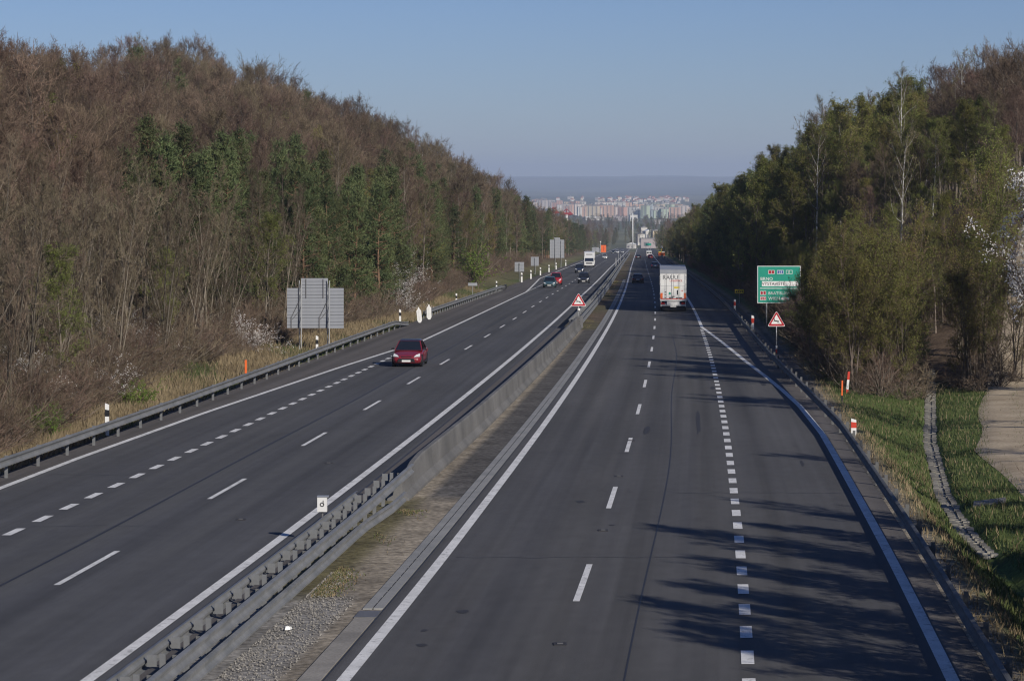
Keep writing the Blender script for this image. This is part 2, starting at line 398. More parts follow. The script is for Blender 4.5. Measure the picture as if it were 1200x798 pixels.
# ------------------------------------------------------------------ ground: one sheet from behind the camera to the far hills
def zone_colour(t, d):
    litter = (0.115, 0.082, 0.055); dry = (0.19, 0.15, 0.095); green = (0.085, 0.12, 0.035); sand = (0.27, 0.235, 0.185)
    def mix(a, b, k): return tuple(x + (y - x) * k for x, y in zip(a, b))
    if d > 1300 or abs(t) > 400:
        far = (0.1, 0.115, 0.07); fld = (0.2, 0.17, 0.12)
        k = 0.5 + 0.5 * math.sin(t / 260.0 + d / 700.0) * math.sin(d / 450.0 - t / 900.0)
        return mix(far, fld, 0.55 * k)
    if t < -7.2:
        a = -t
        if a < 20.9: return (0.12, 0.11, 0.098)
        k = sstep(a, 23.5, 27.5)
        g = mix(dry, green, 0.5 * (0.5 + 0.5 * math.sin(d * 0.11 + a * 0.9)) * (1 - sstep(a, 21, 24)) + 0.4 * sstep(d, 260, 330))
        return mix(g, litter, k)
    if t < 8.5:
        if d > 198: return mix((0.15, 0.115, 0.085), (0.105, 0.11, 0.055), 0.3 + 0.3 * math.sin(d * 0.13))
        if d > 76: return mix(sand, (0.1, 0.095, 0.09), sstep(t, -5.75, -5.45))
        if d > 57: return mix((0.14, 0.125, 0.07), sand, sstep(t, -5.95, -5.4))
        return mix((0.25, 0.24, 0.225), sand, sstep(t, -5.2, -4.8))
    if t < 9.0: return (0.2, 0.175, 0.14)
    if t < 9.3: return (0.17, 0.15, 0.09)
    tl = trackl(d)
    lim = 9.4 if d > 140 else tl + 4.5
    lim = lim if d < 130 else T(d, [130, 150, 320], [15.0, 10.5, 9.3])
    return mix(green, litter, sstep(t, lim, lim + 2.5))

GT = sorted(set([-14000, -9000, -5500, -3000, -1600, -800, -400, -200, -140, -110, -90] + [round(x, 2) for x in np.arange(-80, -27, 2.0)] +
    [round(x, 2) for x in np.arange(-27, -20.5, 0.6)] + [-20.6, -20.4, -16, -12, -9, -7.3, -7.15, -6.9, -6.6, -6.3, -6.1, -5.95, -5.75, -5.6, -5.45, -5.3, -5.15, -5.0, -4.85, -4.0, 0, 4, 6.5, 8.2] +
    [round(x, 2) for x in np.arange(8.4, 27, 0.3)] + [round(x, 2) for x in np.arange(27, 62, 2.0)] + [66, 74, 85, 100, 140, 200, 400, 800, 1600, 3000, 5500, 9000, 14000]))
GD = list(DS) + [2050, 2200, 2400, 2600, 2900, 3300, 3800, 4300, 4800, 5200, 5600, 6200, 7000, 8000, 9000, 9600, 10300, 11000, 11800, 12600, 13500, 14500, 15500, 16500, 17500, 18500, 19500, 20500, 22000, 24000]
V, C = [], []
for d in GD:
    for t in GT:
        V.append((ax(d) + t, d, height(t, d) - (0.02 if (-20.4 <= t <= 8.2 and d < 1960) else 0.0)))
        C.append(zone_colour(t, d))
n = len(GT)
F = [(i * n + j, i * n + j + 1, (i + 1) * n + j + 1, (i + 1) * n + j) for i in range(len(GD) - 1) for j in range(n - 1)]
me = bpy.data.meshes.new('ground'); me.from_pydata(V, [], F)
ca = me.color_attributes.new('Col', 'FLOAT_COLOR', 'POINT')
ca.data.foreach_set('color', np.c_[np.array(C), np.ones(len(C))].astype(np.float32).ravel())
me.materials.append(M['ground']); me.polygons.foreach_set('use_smooth', [True] * len(F))
ground = link('ground', me); ground['kind'] = 'structure'

# ------------------------------------------------------------------ strips laid along the road
def strip_mesh(name, mat, d0, d1, t0, t1, h, cols=1):
    """sheet between the offsets t0 and t1 (numbers or functions of d)"""
    f0 = t0 if callable(t0) else (lambda d: t0); f1 = t1 if callable(t1) else (lambda d: t1)
    b = MB(); b.uv = []
    st = stations(d0, d1)
    for d in st:
        for j in range(cols + 1):
            t = f0(d) + (f1(d) - f0(d)) * j / cols
            b.v.append(P(t, d, h)); b.uv.append((t, d))
    k = cols + 1
    for i in range(len(st) - 1):
        for j in range(cols):
            b.f.append((i * k + j, i * k + j + 1, (i + 1) * k + j + 1, (i + 1) * k + j)); b.m.append(0)
    return b.mesh(name, mat)
def strip(name, mat, d0, d1, t0, t1, h, parent=None, cols=1, kind=None):
    o = link(name, strip_mesh(name, mat, d0, d1, t0, t1, h, cols), parent)
    if kind: o['kind'] = kind
    return o

road_l = strip('carriageway', M['asphalt_l'], -60, 1950, -20.35, -7.85, 0.0, cols=6, kind='structure')
tag(road_l, 'grey asphalt carriageway carrying the oncoming traffic')
road_r = strip('carriageway', M['asphalt_r'], -60, 1950, -4.13, 8.2, 0.0, cols=6, kind='structure')
tag(road_r, 'grey asphalt carriageway leading away under the truck')
med = strip('median_strip', M['asphalt_m'], -60, 205, -7.85, -6.95, 0.0, kind='structure')
strip('joint', M['seam'], -60, 205, -7.89, -7.83, 0.004, med)
strip('shoulder_strip', M['asphalt_m'], -60, 700, lambda d: -20.33, lambda d: ledge(d) - 0.16, 0.004, road_l)
strip('shoulder_strip', M['asphalt_m'], -60, 205, lambda d: redge(d) + 0.16, 8.18, 0.004, road_r)
LH = 0.008
# edge lines
strip('edge_line', M['line'], -60, 1940, -3.85, -3.6, LH, road_r)
strip('edge_line', M['line'], -60, 1940, lambda d: redge(d) - 0.125, lambda d: redge(d) + 0.125, LH, road_r)
def lmed(d): return T(d, [0, 65, 140, 200, 300, 420, 2000], [-8.42, -8.43, -8.5, -8.57, -8.7, -8.65, -8.6])
def ldash(d): return T(d, [0, 100, 150, 220, 260, 2000], [-12.15, -12.16, -12.24, -12.36, -12.5, -12.5])
strip('edge_line', M['line'], -60, 1940, lambda d: lmed(d) - 0.125, lambda d: lmed(d) + 0.125, LH, road_l)
strip('edge_line', M['line'], -60, 1940, lambda d: ledge(d) - 0.125, lambda d: ledge(d) + 0.125, LH, road_l)
# lane dashes, 6 m painted, 12 m gap
for k in range(-6, 44):
    d = 59.25 + 18 * k
    strip('lane_dash', M['line'], d - 3, d + 3, -0.075, 0.075, LH, road_r)
    d = 61.75 + 18 * k
    strip('lane_dash', M['line'], d - 3, d + 3, ldash(d) - 0.075, ldash(d) + 0.075, LH, road_l)
# broad broken lines along the extra lanes, 1.5 m painted, 1.5 m gap
k = -25
while True:
    d = 49.1 + 3.0 * k
    if d > 202: break
    strip('broad_dash', M['line'], d - 0.75, d + 0.75, 3.72 - 0.125, 3.72 + 0.125, LH, road_r); k += 1
k = -25
while True:
    d = 68.7 + 3.0 * k
    if d > 172: break
    t = T(d, [60, 85, 170], [-15.88, -15.88, -16.1])
    strip('broad_dash', M['line'], d - 0.75, d + 0.75, t - 0.125, t + 0.125, LH, road_l); k += 1
for k in range(34):
    d = 327 + 3.0 * k
    strip('broad_dash', M['line'], d - 0.75, d + 0.75, -16.3 - 0.125, -16.3 + 0.125, LH, road_l)
# bitumen seams and rubber marks
strip('seam', M['seam'], 20, 190, lambda d: 1.5 + 0.1 * math.sin(d * 0.09), lambda d: 1.535 + 0.1 * math.sin(d * 0.09), 0.004, road_r)
strip('seam', M['seam'], 20, 230, lambda d: -13.5 + 0.04 * math.sin(d * 0.12), lambda d: -13.42 + 0.04 * math.sin(d * 0.12), 0.004, road_l)
strip('seam', M['seam'], 40, 190, lambda d: -4.11, lambda d: -4.085, 0.004, road_r)
for (d, t, l, w) in ((106, 2.62, 14, 0.22), (128, 3.45, 2.6, 0.3), (102, 0.55, 5, 0.25), (50.5, -2.75, 0.5, 0.25), (54.8, -2.35, 0.6, 0.35), (52.3, -2.9, 0.35, 0.2), (76, -0.9, 0.7, 0.3), (70.2, 0.25, 0.4, 0.18), (88, 6.2, 2.2, 0.16), (131, 6.1, 3.0, 0.3)):
    b = MB(); k = 9
    vs_ = [(P(t + w * 0.5 * math.cos(2 * math.pi * i / k) * rnd.uniform(.6, 1.1), d + l * 0.5 * math.sin(2 * math.pi * i / k) * rnd.uniform(.7, 1.1), 0.005)) for i in range(k)]
    b.add(vs_, [tuple(range(k))]); b.build('rubber_mark', M['stain'], road_r)
for (d, t0_, t1_, w) in ((63.5, -3.4, 3.5, .03), (92, -3.5, 1.4, .035), (118, 1.6, 6.6, .04), (149, -3.5, 3.5, .05), (78.5, 1.6, 7.2, .03)):
    b = MB(); k = 14
    pts_ = [(t0_ + (t1_ - t0_) * i / k, d + rnd.uniform(-.16, .16)) for i in range(k + 1)]
    b.add([P(t, dd - w / 2, .0045) for t, dd in pts_] + [P(t, dd + w / 2, .0045) for t, dd in pts_], [(i, i + 1, i + k + 2, i + k + 1) for i in range(k)])
    b.build('sealed_crack', M['seam'], road_r)
for (d, t0_, t1_, w) in ((70, -15.7, -12.3, .03), (104, -12.0, -8.7, .04), (131, -15.8, -8.7, .05), (84, -19, -16.2, .04)):
    b = MB(); k = 14
    pts_ = [(t0_ + (t1_ - t0_) * i / k, d + rnd.uniform(-.16, .16)) for i in range(k + 1)]
    b.add([P(t, dd - w / 2, .0045) for t, dd in pts_] + [P(t, dd + w / 2, .0045) for t, dd in pts_], [(i, i + 1, i + k + 2, i + k + 1) for i in range(k)])
    b.build('sealed_crack', M['seam'], road_l)
for (d, t) in ((50.6, 0.0), (69, 0.05), (83.5, 0.0), (97, 0.05)):
    b = MB(); b.box((0, 0, 0.008), (0.26, 0.3, 0.016)); b.box((0, 0, 0.02), (0.12, 0.1, 0.01), 1)
    b.build('road_stud', [M['stain'], M['concrete']], road_r, loc=P(t, d, 0.004))
for (d, t) in ((71.5, -10.25), (88, -10.2)):
    b = MB(); b.box((0, 0, 0.008), (0.26, 0.3, 0.016)); b.box((0, 0, 0.02), (0.12, 0.1, 0.01), 1)
    b.build('road_stud', [M['stain'], M['concrete']], road_l, loc=P(t, d, 0.004))

# dirt track and stone ditch on the right
def free_strip(name, mat, d0, d1, tf0, tf1, h, cols, step=1.0):
    b = MB(); b.uv = []; ds = np.arange(d0, d1 + 0.01, step)
    for d in ds:
        for j in range(cols + 1):
            t = tf0(d) + (tf1(d) - tf0(d)) * j / cols
            b.v.append((ax(d) + t, d, height(t, d) + h + (0.03 if 0 < j < cols else -0.04))); b.uv.append((t, d))
    k = cols + 1
    for i in range(len(ds) - 1):
        for j in range(cols): b.f.append((i * k + j, i * k + j + 1, (i + 1) * k + j + 1, (i + 1) * k + j)); b.m.append(0)
    return b.build(name, mat, None, True)
tr = free_strip('dirt_track', M['track'], 78, 172, lambda d: trackl(d) + 0.12 * math.sin(d * 0.31), lambda d: trackl(d) + 3.3 + 0.12 * math.sin(d * 0.27), 0.05, 8)
tr['kind'] = 'structure'
dt = empty('drainage_ditch', P(ditch(66), 66, -0.9), 0, 'pale stone-lined drainage ditch running through the green verge', 'ditch')
d = 70.0; i = 0
stone_meshes = []
for v in range(5):
    b = MB(); w = 0.27
    for sx in (-1, 0, 1):
        ww = 0.26
        c = (sx * 0.25, 0, 0.02 + abs(sx) * 0.05)
        b.box(c, (ww * rnd.uniform(.9, 1.0), 0.52 * rnd.uniform(.9, 1), 0.09), 0, rnd.uniform(-.06, .06))
    stone_meshes.append(b.mesh('channel_stone', M['stone']))
while d < 139:
    t = ditch(d)
    o = link('channel_stone', stone_meshes[i % 5], dt)
    o.location = Vector((ax(d) + t, d, height(t, d) + 0.03 + rnd.uniform(-.015, .02))) - dt.location
    o.rotation_euler = (rnd.uniform(-.05, .05), rnd.uniform(-.05, .05), -0.12 + rnd.uniform(-.05, .05))
    o.scale = (rnd.uniform(.62, .85), 1.0, 1.0)
    d += 0.57; i += 1

# slotted gutter beside the inner edge line
gu = empty('slot_gutter', P(-4.36, 55.2), 0, 'pale concrete slotted gutter beside the inner white edge line', 'gutter')
def sub(o, parent):
    o.parent = parent; o.matrix_parent_inverse = Matrix.Translation(-Vector(parent.location)); return o
def bar_strip(name, mat, d0, d1, t0, t1, h0, h1, parent):
    """a low solid kerb-like strip following the road"""
    b = MB(); st = stations(d0, d1)
    for d in st:
        for t, h in ((t0, h0), (t0, h1), (t1, h1), (t1, h0)): b.v.append(P(t, d, h))
    for i in range(len(st) - 1):
        for j in range(3):
            b.f.append((i * 4 + j, (i + 1) * 4 + j, (i + 1) * 4 + j + 1, i * 4 + j + 1)); b.m.append(0)
    b.f.append((0, 1, 2, 3)); k = (len(st) - 1) * 4; b.f.append((k + 3, k + 2, k + 1, k)); b.m += [0, 0]
    return sub(b.build(name, mat), parent)
d = 55.2
while d < 420:
    L_ = 4.0 if d < 196 else 16.0
    bar_strip('gutter_slab', M['gutter'], d, d + L_ - 0.03, -4.58, -4.375, -0.02, 0.012, gu)
    bar_strip('gutter_slab', M['gutter'], d, d + L_ - 0.03, -4.345, -4.14, -0.02, 0.016, gu)
    d += L_
d = 55.4
while d < 120:
    bar_strip('slot', M['slot'], d, d + 0.62, -4.374, -4.346, -0.03, 0.0135, gu); d += 0.8
bar_strip('grate', M['grey'], 54.0, 54.9, -4.6, -4.13, -0.02, 0.012, gu)
cs = bar_strip('end_slab', M['oldconc'], 30, 53.8, -4.56, -4.14, -0.03, 0.02, gu)

# ------------------------------------------------------------------ guard rails and the concrete barrier
def wprof(side, h0, ht=0.31, dep=0.075):
    """W-beam section, ridges towards +t when side is +1"""
    r = [(0, 0.0), (.55, .03), (1, .07), (1, .2), (.55, .27), (0.05, .42), (0.05, .58), (.55, .73), (1, .8), (1, .93), (.55, .97), (0, 1.0)]
    return [(side * x * dep, h0 + y * ht) for x, y in r]
def sweep(name, mat, prof, d0, d1, tf, parent, hf=None, step=None, thick=0.006):
    st = stations(d0, d1) if step is None else list(np.arange(d0, d1 + 0.001, step))
    b = MB(); k = len(prof)
    loop = list(prof) + [(x + (-thick), h) for x, h in reversed(prof)]
    n_ = len(loop)
    for d in st:
        dh = hf(d) if hf else 0.0
        for x, h in loop: b.v.append(P(tf(d) + x, d, h + dh))
    for i in range(len(st) - 1):
        for j in range(n_):
            b.f.append((i * n_ + j, i * n_ + (j + 1) % n_, (i + 1) * n_ + (j + 1) % n_, (i + 1) * n_ + j)); b.m.append(0)
    b.f.append(tuple(range(n_))); b.f.append(tuple((len(st) - 1) * n_ + j for j in reversed(range(n_)))); b.m += [0, 0]
    return sub(b.build(name, mat), parent)
def post_mesh(name, mat, h, w=0.1, dp=0.06, spacer=0.0, side=1):
    b = MB()
    b.box((0, -dp / 2, h / 2 - 0.15), (w, 0.012, h + 0.3)); b.box((w / 2 - .006, 0, h / 2 - 0.15), (0.012, dp, h + 0.3)); b.box((-w / 2 + .006, 0, h / 2 - 0.15), (0.012, dp, h + 0.3))
    if spacer: b.box((side * (w / 2 + spacer / 2), 0, h - 0.2), (spacer, 0.09, 0.2))
    return b.mesh(name, mat)
def put(name, me, t, d, parent, h=0.0, rz=None):
    o = link(name, me); o.location = P(t, d, h); o.rotation_euler = (0, 0, head(d) if rz is None else rz)
    return sub(o, parent)

# right-hand rail
g = empty('guardrail', P(8.13, 40), 0, 'long dark-backed steel guardrail along the right road edge by the grass', 'guardrail')
sweep('rail', M['steel_d'], wprof(-1, 0.37, 0.34, 0.08), -40, 1150, rrail, g)
pm = post_mesh('post', M['steel_d'], 0.74, spacer=0.1, side=-1)
d = 20.8
while d < 620: put('post', pm, rrail(d) + 0.17, d, g); d += 4.0
for d in np.arange(622, 1150, 12.0): put('post', pm, rrail(d) + 0.17, d, g)
# left-hand rails
g = empty('guardrail', P(-19.85, 60), 0, 'grey steel guardrail below the wooded slope, in front of the large sign back', 'guardrail')
def endfl(d): return -0.42 * sstep(d, 196, 208)
sweep('rail', M['steel'], wprof(1, 0.44, 0.32, 0.08), -40, 208, lrail, g, hf=endfl)
pm2 = post_mesh('post', M['steel'], 0.74, spacer=0.1, side=1)
d = 19.0
while d < 204:
    put('post', pm2, lrail(d) - 0.17, d, g, h=endfl(d)); d += 4.0
g = empty('guardrail', P(-19.8, 224), 0, 'shorter grey steel guardrail starting at the two white marker blades', 'guardrail')
sweep('rail', M['steel'], wprof(1, 0.44, 0.32, 0.08), 222, 340, lrail, g, hf=lambda d: -0.5 * sstep(d, 334, 340))
b = MB(); b.box((0, 0, 0.55), (0.25, 1.2, 0.5)); put('end_cap', b.mesh('end_cap', M['black']), lrail(338) + 0.02, 338.5, g, -0.1)
d = 223.0
while d < 334: put('post', pm2, lrail(d) - 0.17, d, g); d += 2.7
# median steel barrier: near run
def steel_median(d0, d1, label, pstep, flare):
    g = empty('median_guardrail', P(-6.65, max(d0, 20)), 0, label, 'guardrail')
    fl = (lambda d: -6.28 - 0.02 * sstep(d, d1 - 9, d1)) if flare else (lambda d: -5.98)
    sweep('upper_rail', M['steel'], wprof(1, 0.56, 0.3, 0.08), d0, d1, fl, g)
    sweep('lower_rail', M['steel'], wprof(1, 0.12, 0.3, 0.08), d0, d1 - (4 if flare else 0), (lambda d: fl(d) + (0.22 * sstep(d, d1 - 12, d1 - 6) if flare else 0)), g)
    sweep('outer_rail', M['steel'], wprof(-1, 0.45, 0.31, 0.08), d0, d1 - (7 if flare else 0), lambda d: -7.02 if flare else -6.72, g)
    off = 0.0 if flare else 0.3
    pa = post_mesh('post', M['steel'], 0.78, 0.1, 0.07)
    b = MB(); b.box((-.1, 0, 0.64), (0.17, 0.01, 0.21)); b.box((-.18, .03, 0.64), (0.01, 0.06, 0.21)); bl = b.mesh('spacer', M['steel'])
    b = MB(); b.box((.0, 0, 0.66), (0.1, 0.012, 0.2)); b.box((.044, .04, 0.66), (0.012, 0.08, 0.2)); br = b.mesh('bracket', M['steel_d'])
    b = MB(); b.tube([(0, 0, .4), (0, 0, .43)], .03, 6); bo = b.mesh('bolt', M['grey'])
    d = d0 + 1
    while d < min(d1, 800) - 0.5:
        po = put('post', pa, -6.68 + off, d, g)
        if d < 260: put('spacer', bl, -6.78 + off, d + rnd.uniform(-.04, .04), g, rnd.uniform(-.02, .02)); put('bracket', br, -6.46 + off, d, g)
        d += pstep
    return g
steel_median(20, 79, 'double steel guardrail in the near median, above the gravel', 2.0, True)
steel_median(201, 1100, 'far double steel guardrail in the median beyond the warning triangle', 4.0, False)
# concrete barrier
def concrete_barrier(d0, d1):
    g = empty('concrete_barrier', P(-6.42, d0), 0, 'long smooth grey concrete barrier in the median', 'barrier')
    prof = [(-0.33, -0.05), (-0.33, 0.08), (-0.16, 0.3), (-0.1, 1.0), (-0.07, 1.05), (0.07, 1.05), (0.1, 1.0), (0.16, 0.3), (0.33, 0.08), (0.33, -0.05)]
    seg = 8.0; d = d0
    while d < d1 - 1:
        e = min(d + seg - 0.025, d1); st = stations(d, e); b = MB(); n_ = len(prof)
        for dd in st:
            k = 0.55 + 0.45 * sstep(dd, d0, d0 + 5)
            for x, h in prof: b.v.append(P(T(dd, [76, 100, 200], [-6.42, -6.27, -6.1]) + x, dd, h * k * .88 if h > 0 else h))
        for i in range(len(st) - 1):
            for j in range(n_ - 1): b.f.append((i * n_ + j, (i + 1) * n_ + j, (i + 1) * n_ + j + 1, i * n_ + j + 1)); b.m.append(0)
        b.f.append(tuple(range(n_))); b.f.append(tuple((len(st) - 1) * n_ + j for j in reversed(range(n_)))); b.m += [0, 0]
        sub(b.build('barrier_section', M['concrete']), g); d += seg
    return g
concrete_barrier(76.5, 203)
# ------------------------------------------------------------------ signs and posts
def text(name, s, size, mat, parent, loc, sx=1.0, align='LEFT', ext=0.004):
    cu = bpy.data.curves.new(name, 'FONT'); cu.body = s; cu.size = size; cu.extrude = ext; cu.align_x = align; cu.resolution_u = 2
    cu.materials.append(mat)
    tmp = bpy.data.objects.new(name, cu); col.objects.link(tmp)
    dg = bpy.context.evaluated_depsgraph_get(); me = bpy.data.meshes.new_from_object(tmp.evaluated_get(dg)); me.name = name
    bpy.data.objects.remove(tmp)
    o = link(name, me, parent)
    o.location = loc; o.rotation_euler = (R_(90), 0, 0); o.scale = (sx, 1, 1)
    return o
def gz(t, d): return (ax(d) + t, d, height(t, d))
def round_tri(side, cut):
    h = side * math.sqrt(3) / 2
    pts = [Vector((-side / 2, 0)), Vector((side / 2, 0)), Vector((0, h))]
    c = Vector((0, h / 3)); out = []
    for i in range(3):
        a, p, b = pts[i - 1], pts[i], pts[(i + 1) % 3]
        out.append(p + (a - p).normalized() * cut); out.append(p + ((c - p).normalized() * cut * 0.5)); out.append(p + (b - p).normalized() * cut)
    return [(v.x, v.y) for v in out]
DEER = [(-.30, .10), (-.26, .13), (-.15, .12), (-.06, .17), (.02, .18), (.10, .17), (.17, .23), (.20, .33), (.17, .40), (.20, .42), (.22, .36), (.25, .42), (.27, .36), (.33, .30), (.31, .27), (.26, .28),
        (.23, .20), (.20, .12), (.29, .10), (.36, .05), (.34, .03), (.25, .06), (.14, .07), (.02, .08), (-.06, .07), (-.12, .0), (-.22, -.05), (-.32, -.06), (-.31, -.03), (-.22, -.01), (-.18, .05), (-.25, .08)]
def deer_sign(t, d, side, h0, label, redfoot):
    o = empty('warning_sign', gz(t, d), 0, label, 'road sign')
    b = MB(); b.tube([(0, 0.05, -0.3), (0, 0.05, h0 + side * 0.8)], 0.035, 8); b.build('pole', M['pole'], o, True)
    b = MB(); b.prism([(x, z + h0) for x, z in round_tri(side, side * .1)], 0.0, 0.014); b.build('board', M['white'], o)
    b = MB()
    s1 = side * .95; s2 = side * .7
    b.prism([(x, z + h0 + side * .028) for x, z in round_tri(s1 * .985, side * .09)], -0.005, -0.0008); b.build('border', M['red'], o)
    b = MB(); b.prism([(x, z + h0 + side * .14) for x, z in round_tri(side * .60, side * .03)], -0.010, -0.0055); b.build('field', M['white'], o)
    b = MB(); k = side * .55
    b.prism([(-x * k, (z + .0) * k + h0 + side * .24) for x, z in DEER], -0.015, -0.0105); b.build('deer_symbol', M['black'], o)
    b = MB(); b.box((0, 0.035, h0 + side * .2), (side * .5, 0.03, 0.05)); b.box((0, 0.035, h0 + side * .5), (side * .3, 0.03, 0.05)); b.build('clamp', M['pole'], o)
    if redfoot:
        for i in range(2):
            b = MB(); b.tube([(0, 0.05, .06 + .24 * i), (0, 0.05, .29 + .24 * i)], 0.06, 10); b.build('foot_sleeve', M['redp'] if i == 0 else M['white'], o, True)
    return o
deer_sign(7.95, 160.9, 1.15, 1.75, 'red-bordered triangular deer sign on a pole by the right guardrail', True)
ms = deer_sign(-6.02, 201.6, 1.25, 1.75, 'red-bordered triangular deer sign standing in the median', False)
b = MB(); b.box((0.0, -0.25, 0.62), (0.5, 0.18, 0.75)); b.box((0.25, -0.2, 0.55), (0.2, 0.3, 1.0)); b.build('bracket', M['grey'], ms)
b = MB(); b.tube([(0, -0.04, 1.42), (0, -0.04, 1.6)], 0.12, 10); b.build('lamp_sleeve', M['white'], ms)

# the big green direction sign
gd = 200.0; gx = 19.33 - ax(gd)
o = empty('direction_sign', (ax(gd) + gx, gd, height(gx + 2, gd)), 0, 'green motorway direction sign half hidden by bare bushes', 'road sign')
W_, B0, B1 = 3.4, -1.08 - o.location.z, 1.84 - o.location.z
for px in (0.72, 2.8):
    b = MB(); b.tube([(px, 0.12, -1.0 if px > 2 else -1.2), (px, 0.12, B1 - 0.1)], 0.06, 8); b.build('pole', M['pole'], o, True)
b = MB(); b.box((W_ / 2, 0.02, (B0 + B1) / 2), (W_, 0.04, B1 - B0)); b.build('rim', M['white'], o)
b = MB(); b.box((W_ / 2, -0.004, (B0 + B1) / 2), (W_ - 0.1, 0.004, B1 - B0 - 0.1)); b.build('board', M['green'], o)
b = MB(); b.box((W_ / 2 + .1, -0.010, B1 - 1.4), (W_ - 0.5, 0.004, 0.4)); b.build('white_panel', M['white'], o)
b = MB(); b.box((W_ / 2, -0.010, B1 - 1.76), (W_ - 0.4, 0.004, 0.05)); b.build('divider', M['white'], o)
def shield(x, z, w, h, mat, s):
    b = MB(); b.box((x, -0.010, z), (w, 0.004, h)); q = b.build('shield_rim', M['white'], o)
    b = MB(); b.box((x, -0.015, z), (w - .06, 0.004, h - .06)); b.build('shield', mat, o)
    text('numeral', s, h * .95, M['white'], o, (x, -0.022, z - h * .33), 1, 'CENTER')
shield(1.1, B1 - .48, .5, .3, M['darkred'], '1'); shield(1.8, B1 - .48, .5, .3, M['blue'], '23'); shield(2.5, B1 - .48, .5, .3, M['green'], 'E')
text('lettering', 'BRNO', .36, M['white'], o, (.22, -0.012, B1 - 1.13))
text('lettering', 'V\u00ddSTAVI\u0160T\u011a', .34, M['black'], o, (.35, -0.018, B1 - 1.52))
shield(.45, B1 - 2.12, .46, .3, M['darkred'], '2'); shield(.45, B1 - 2.55, .46, .3, M['darkred'], '52')
text('lettering', 'BRATISLAVA', .33, M['white'], o, (.85, -0.012, B1 - 2.25))
text('lettering', 'WIEN', .36, M['white'], o, (.85, -0.012, B1 - 2.68))
b = MB(); b.prism([(1.85, B1 - 2.66), (2.5, B1 - 2.66), (2.5, B1 - 2.52), (2.2, B1 - 2.46), (1.95, B1 - 2.44), (1.85, B1 - 2.56)], -0.014, -0.008); b.build('airport_symbol', M['white'], o)

# small yellow plate in the shade
o = empty('yellow_plate', gz(8.9, 268), 0, 'small yellow plate on a short post in the dark wood shade', 'road sign')
hh = 1.35 + zr(268) - o.location.z + 0.0
b = MB(); b.tube([(0, 0.05, -0.3), (0, 0.05, hh + .3)], 0.03, 6); b.build('pole', M['pole'], o)
b = MB(); b.box((0, 0, hh), (0.95, 0.02, 0.42)); b.build('board', M['yellow'], o)
for i in range(4):
    b = MB(); b.box((-.3 + .2 * i, -0.013, hh - .02), (0.13, 0.004, 0.17)); b.build('dark_mark', M['black'], o)

# backs of signs on the left: ribbed aluminium panels on lattice posts
def sign_back(name, t, d, parts, posts, label, rib=0.215, braces=True, foot=None):
    """parts: (x0, x1, z0, z1) boards measured from the road level"""
    z0 = height(t, d)
    o = empty(name, (ax(d) + t, d, z0), 0, label, 'road sign')
    base = zr(d) - z0
    for (x0, x1, a0, a1) in parts:
        n_ = max(1, int(round((a1 - a0) / rib))); hgt = (a1 - a0) / n_
        mb = MB()
        mb.prism_x([(0.0, -hgt / 2 + .012), (-0.03, -hgt / 2 + .02), (-0.03, hgt / 2 - .03), (-0.012, hgt / 2 - .004), (0.02, hgt / 2 - .004), (0.02, -hgt / 2 + .012)], -(x1 - x0) / 2, (x1 - x0) / 2)
        pm_ = mb.mesh('panel', M['alu'])
        for i in range(n_):
            q = link('panel', pm_, o); q.location = ((x0 + x1) / 2, 0, base + a0 + hgt * (i + .5))
        b = MB(); b.box(((x0 + x1) / 2, 0.035, base + (a0 + a1) / 2), (x1 - x0 - .02, 0.02, a1 - a0 - .02)); b.build('face_sheet', M['grey'], o)
    for px in posts:
        top = base + max(p[3] for p in parts if p[0] - .05 <= px <= p[1] + .05) - .15
        b = MB()
        for dx in (-.06, .09): b.tube([(px + dx, -0.1 - (0.0 if dx < 0 else .35), -0.6), (px + dx, -0.1 - (0 if dx < 0 else .08), top)], 0.035, 6)
        for i in range(6):
            za = 0.2 + i * (top - .3) / 6; zb = za + (top - .3) / 6
            b.tube([(px - .06, -0.1, za), (px + .09, -.3, zb)], 0.014, 4)
        b.build('post', M['pole'], o)
        if braces:
            b = MB(); b.tube([(px, -0.07, base + parts[0][2] + 1.9), (px - .55, -0.06, base + parts[0][2] + .75)], .022, 5); b.tube([(px, -0.07, base + parts[0][2] + 1.2), (px - .5, -0.06, base + parts[0][2] + .6)], .018, 5)
            b.build('brace', M['grey'], o)
            b = MB(); b.box((px - .58, -0.05, base + parts[0][2] + .38), (.06, .03, .75)); b.build('stiffener', M['grey'], o)
    return o
s_ = sign_back('sign_back', T(165, [0, 1], [-22.3, -22.3]), 165, [(-1.38, 0.33 + .0 - .8, 1.47, 4.08), (-.47, 1.28, 1.47, 4.72), (1.28, 2.3, 1.45, 4.08)], [-.52, 1.3], 'large stepped grey sign back on two posts behind the near left guardrail')
for px in (-.15, .97):
    b = MB(); b.box((px, -0.05, zr(165) - s_.location.z + 4.05), (.06, .03, 1.25)); b.build('stiffener', M['grey'], s_)
sign_back('sign_back', -21.0, 405, [(-.75, .75, 1.55, 3.1)], [0], 'small square grey sign back on one post, nearest of the far row', braces=False)
sign_back('sign_back', -21.6, 480, [(-.75, .75, 1.7, 3.4)], [0], 'small square grey sign back between the nearer plate and the tall stepped board', braces=False)
sign_back('sign_back', -21.2, 600, [(-1.7, 1.7, 2.3, 6.6), (-.7, .7, 6.6, 7.1)], [-.5, .9], 'tall stepped grey sign back before the oncoming white truck', braces=False, rib=.36)
sign_back('sign_back', -19.3, 1010, [(-1.3, 1.3, 1.8, 3.4)], [0], 'tiny far grey sign back beyond the orange trailer', braces=False, rib=.5)
o = empty('distance_plate', gz(-20.9, 292), 0, 'small flat grey plate on a thin post behind the shorter guardrail', 'road sign')
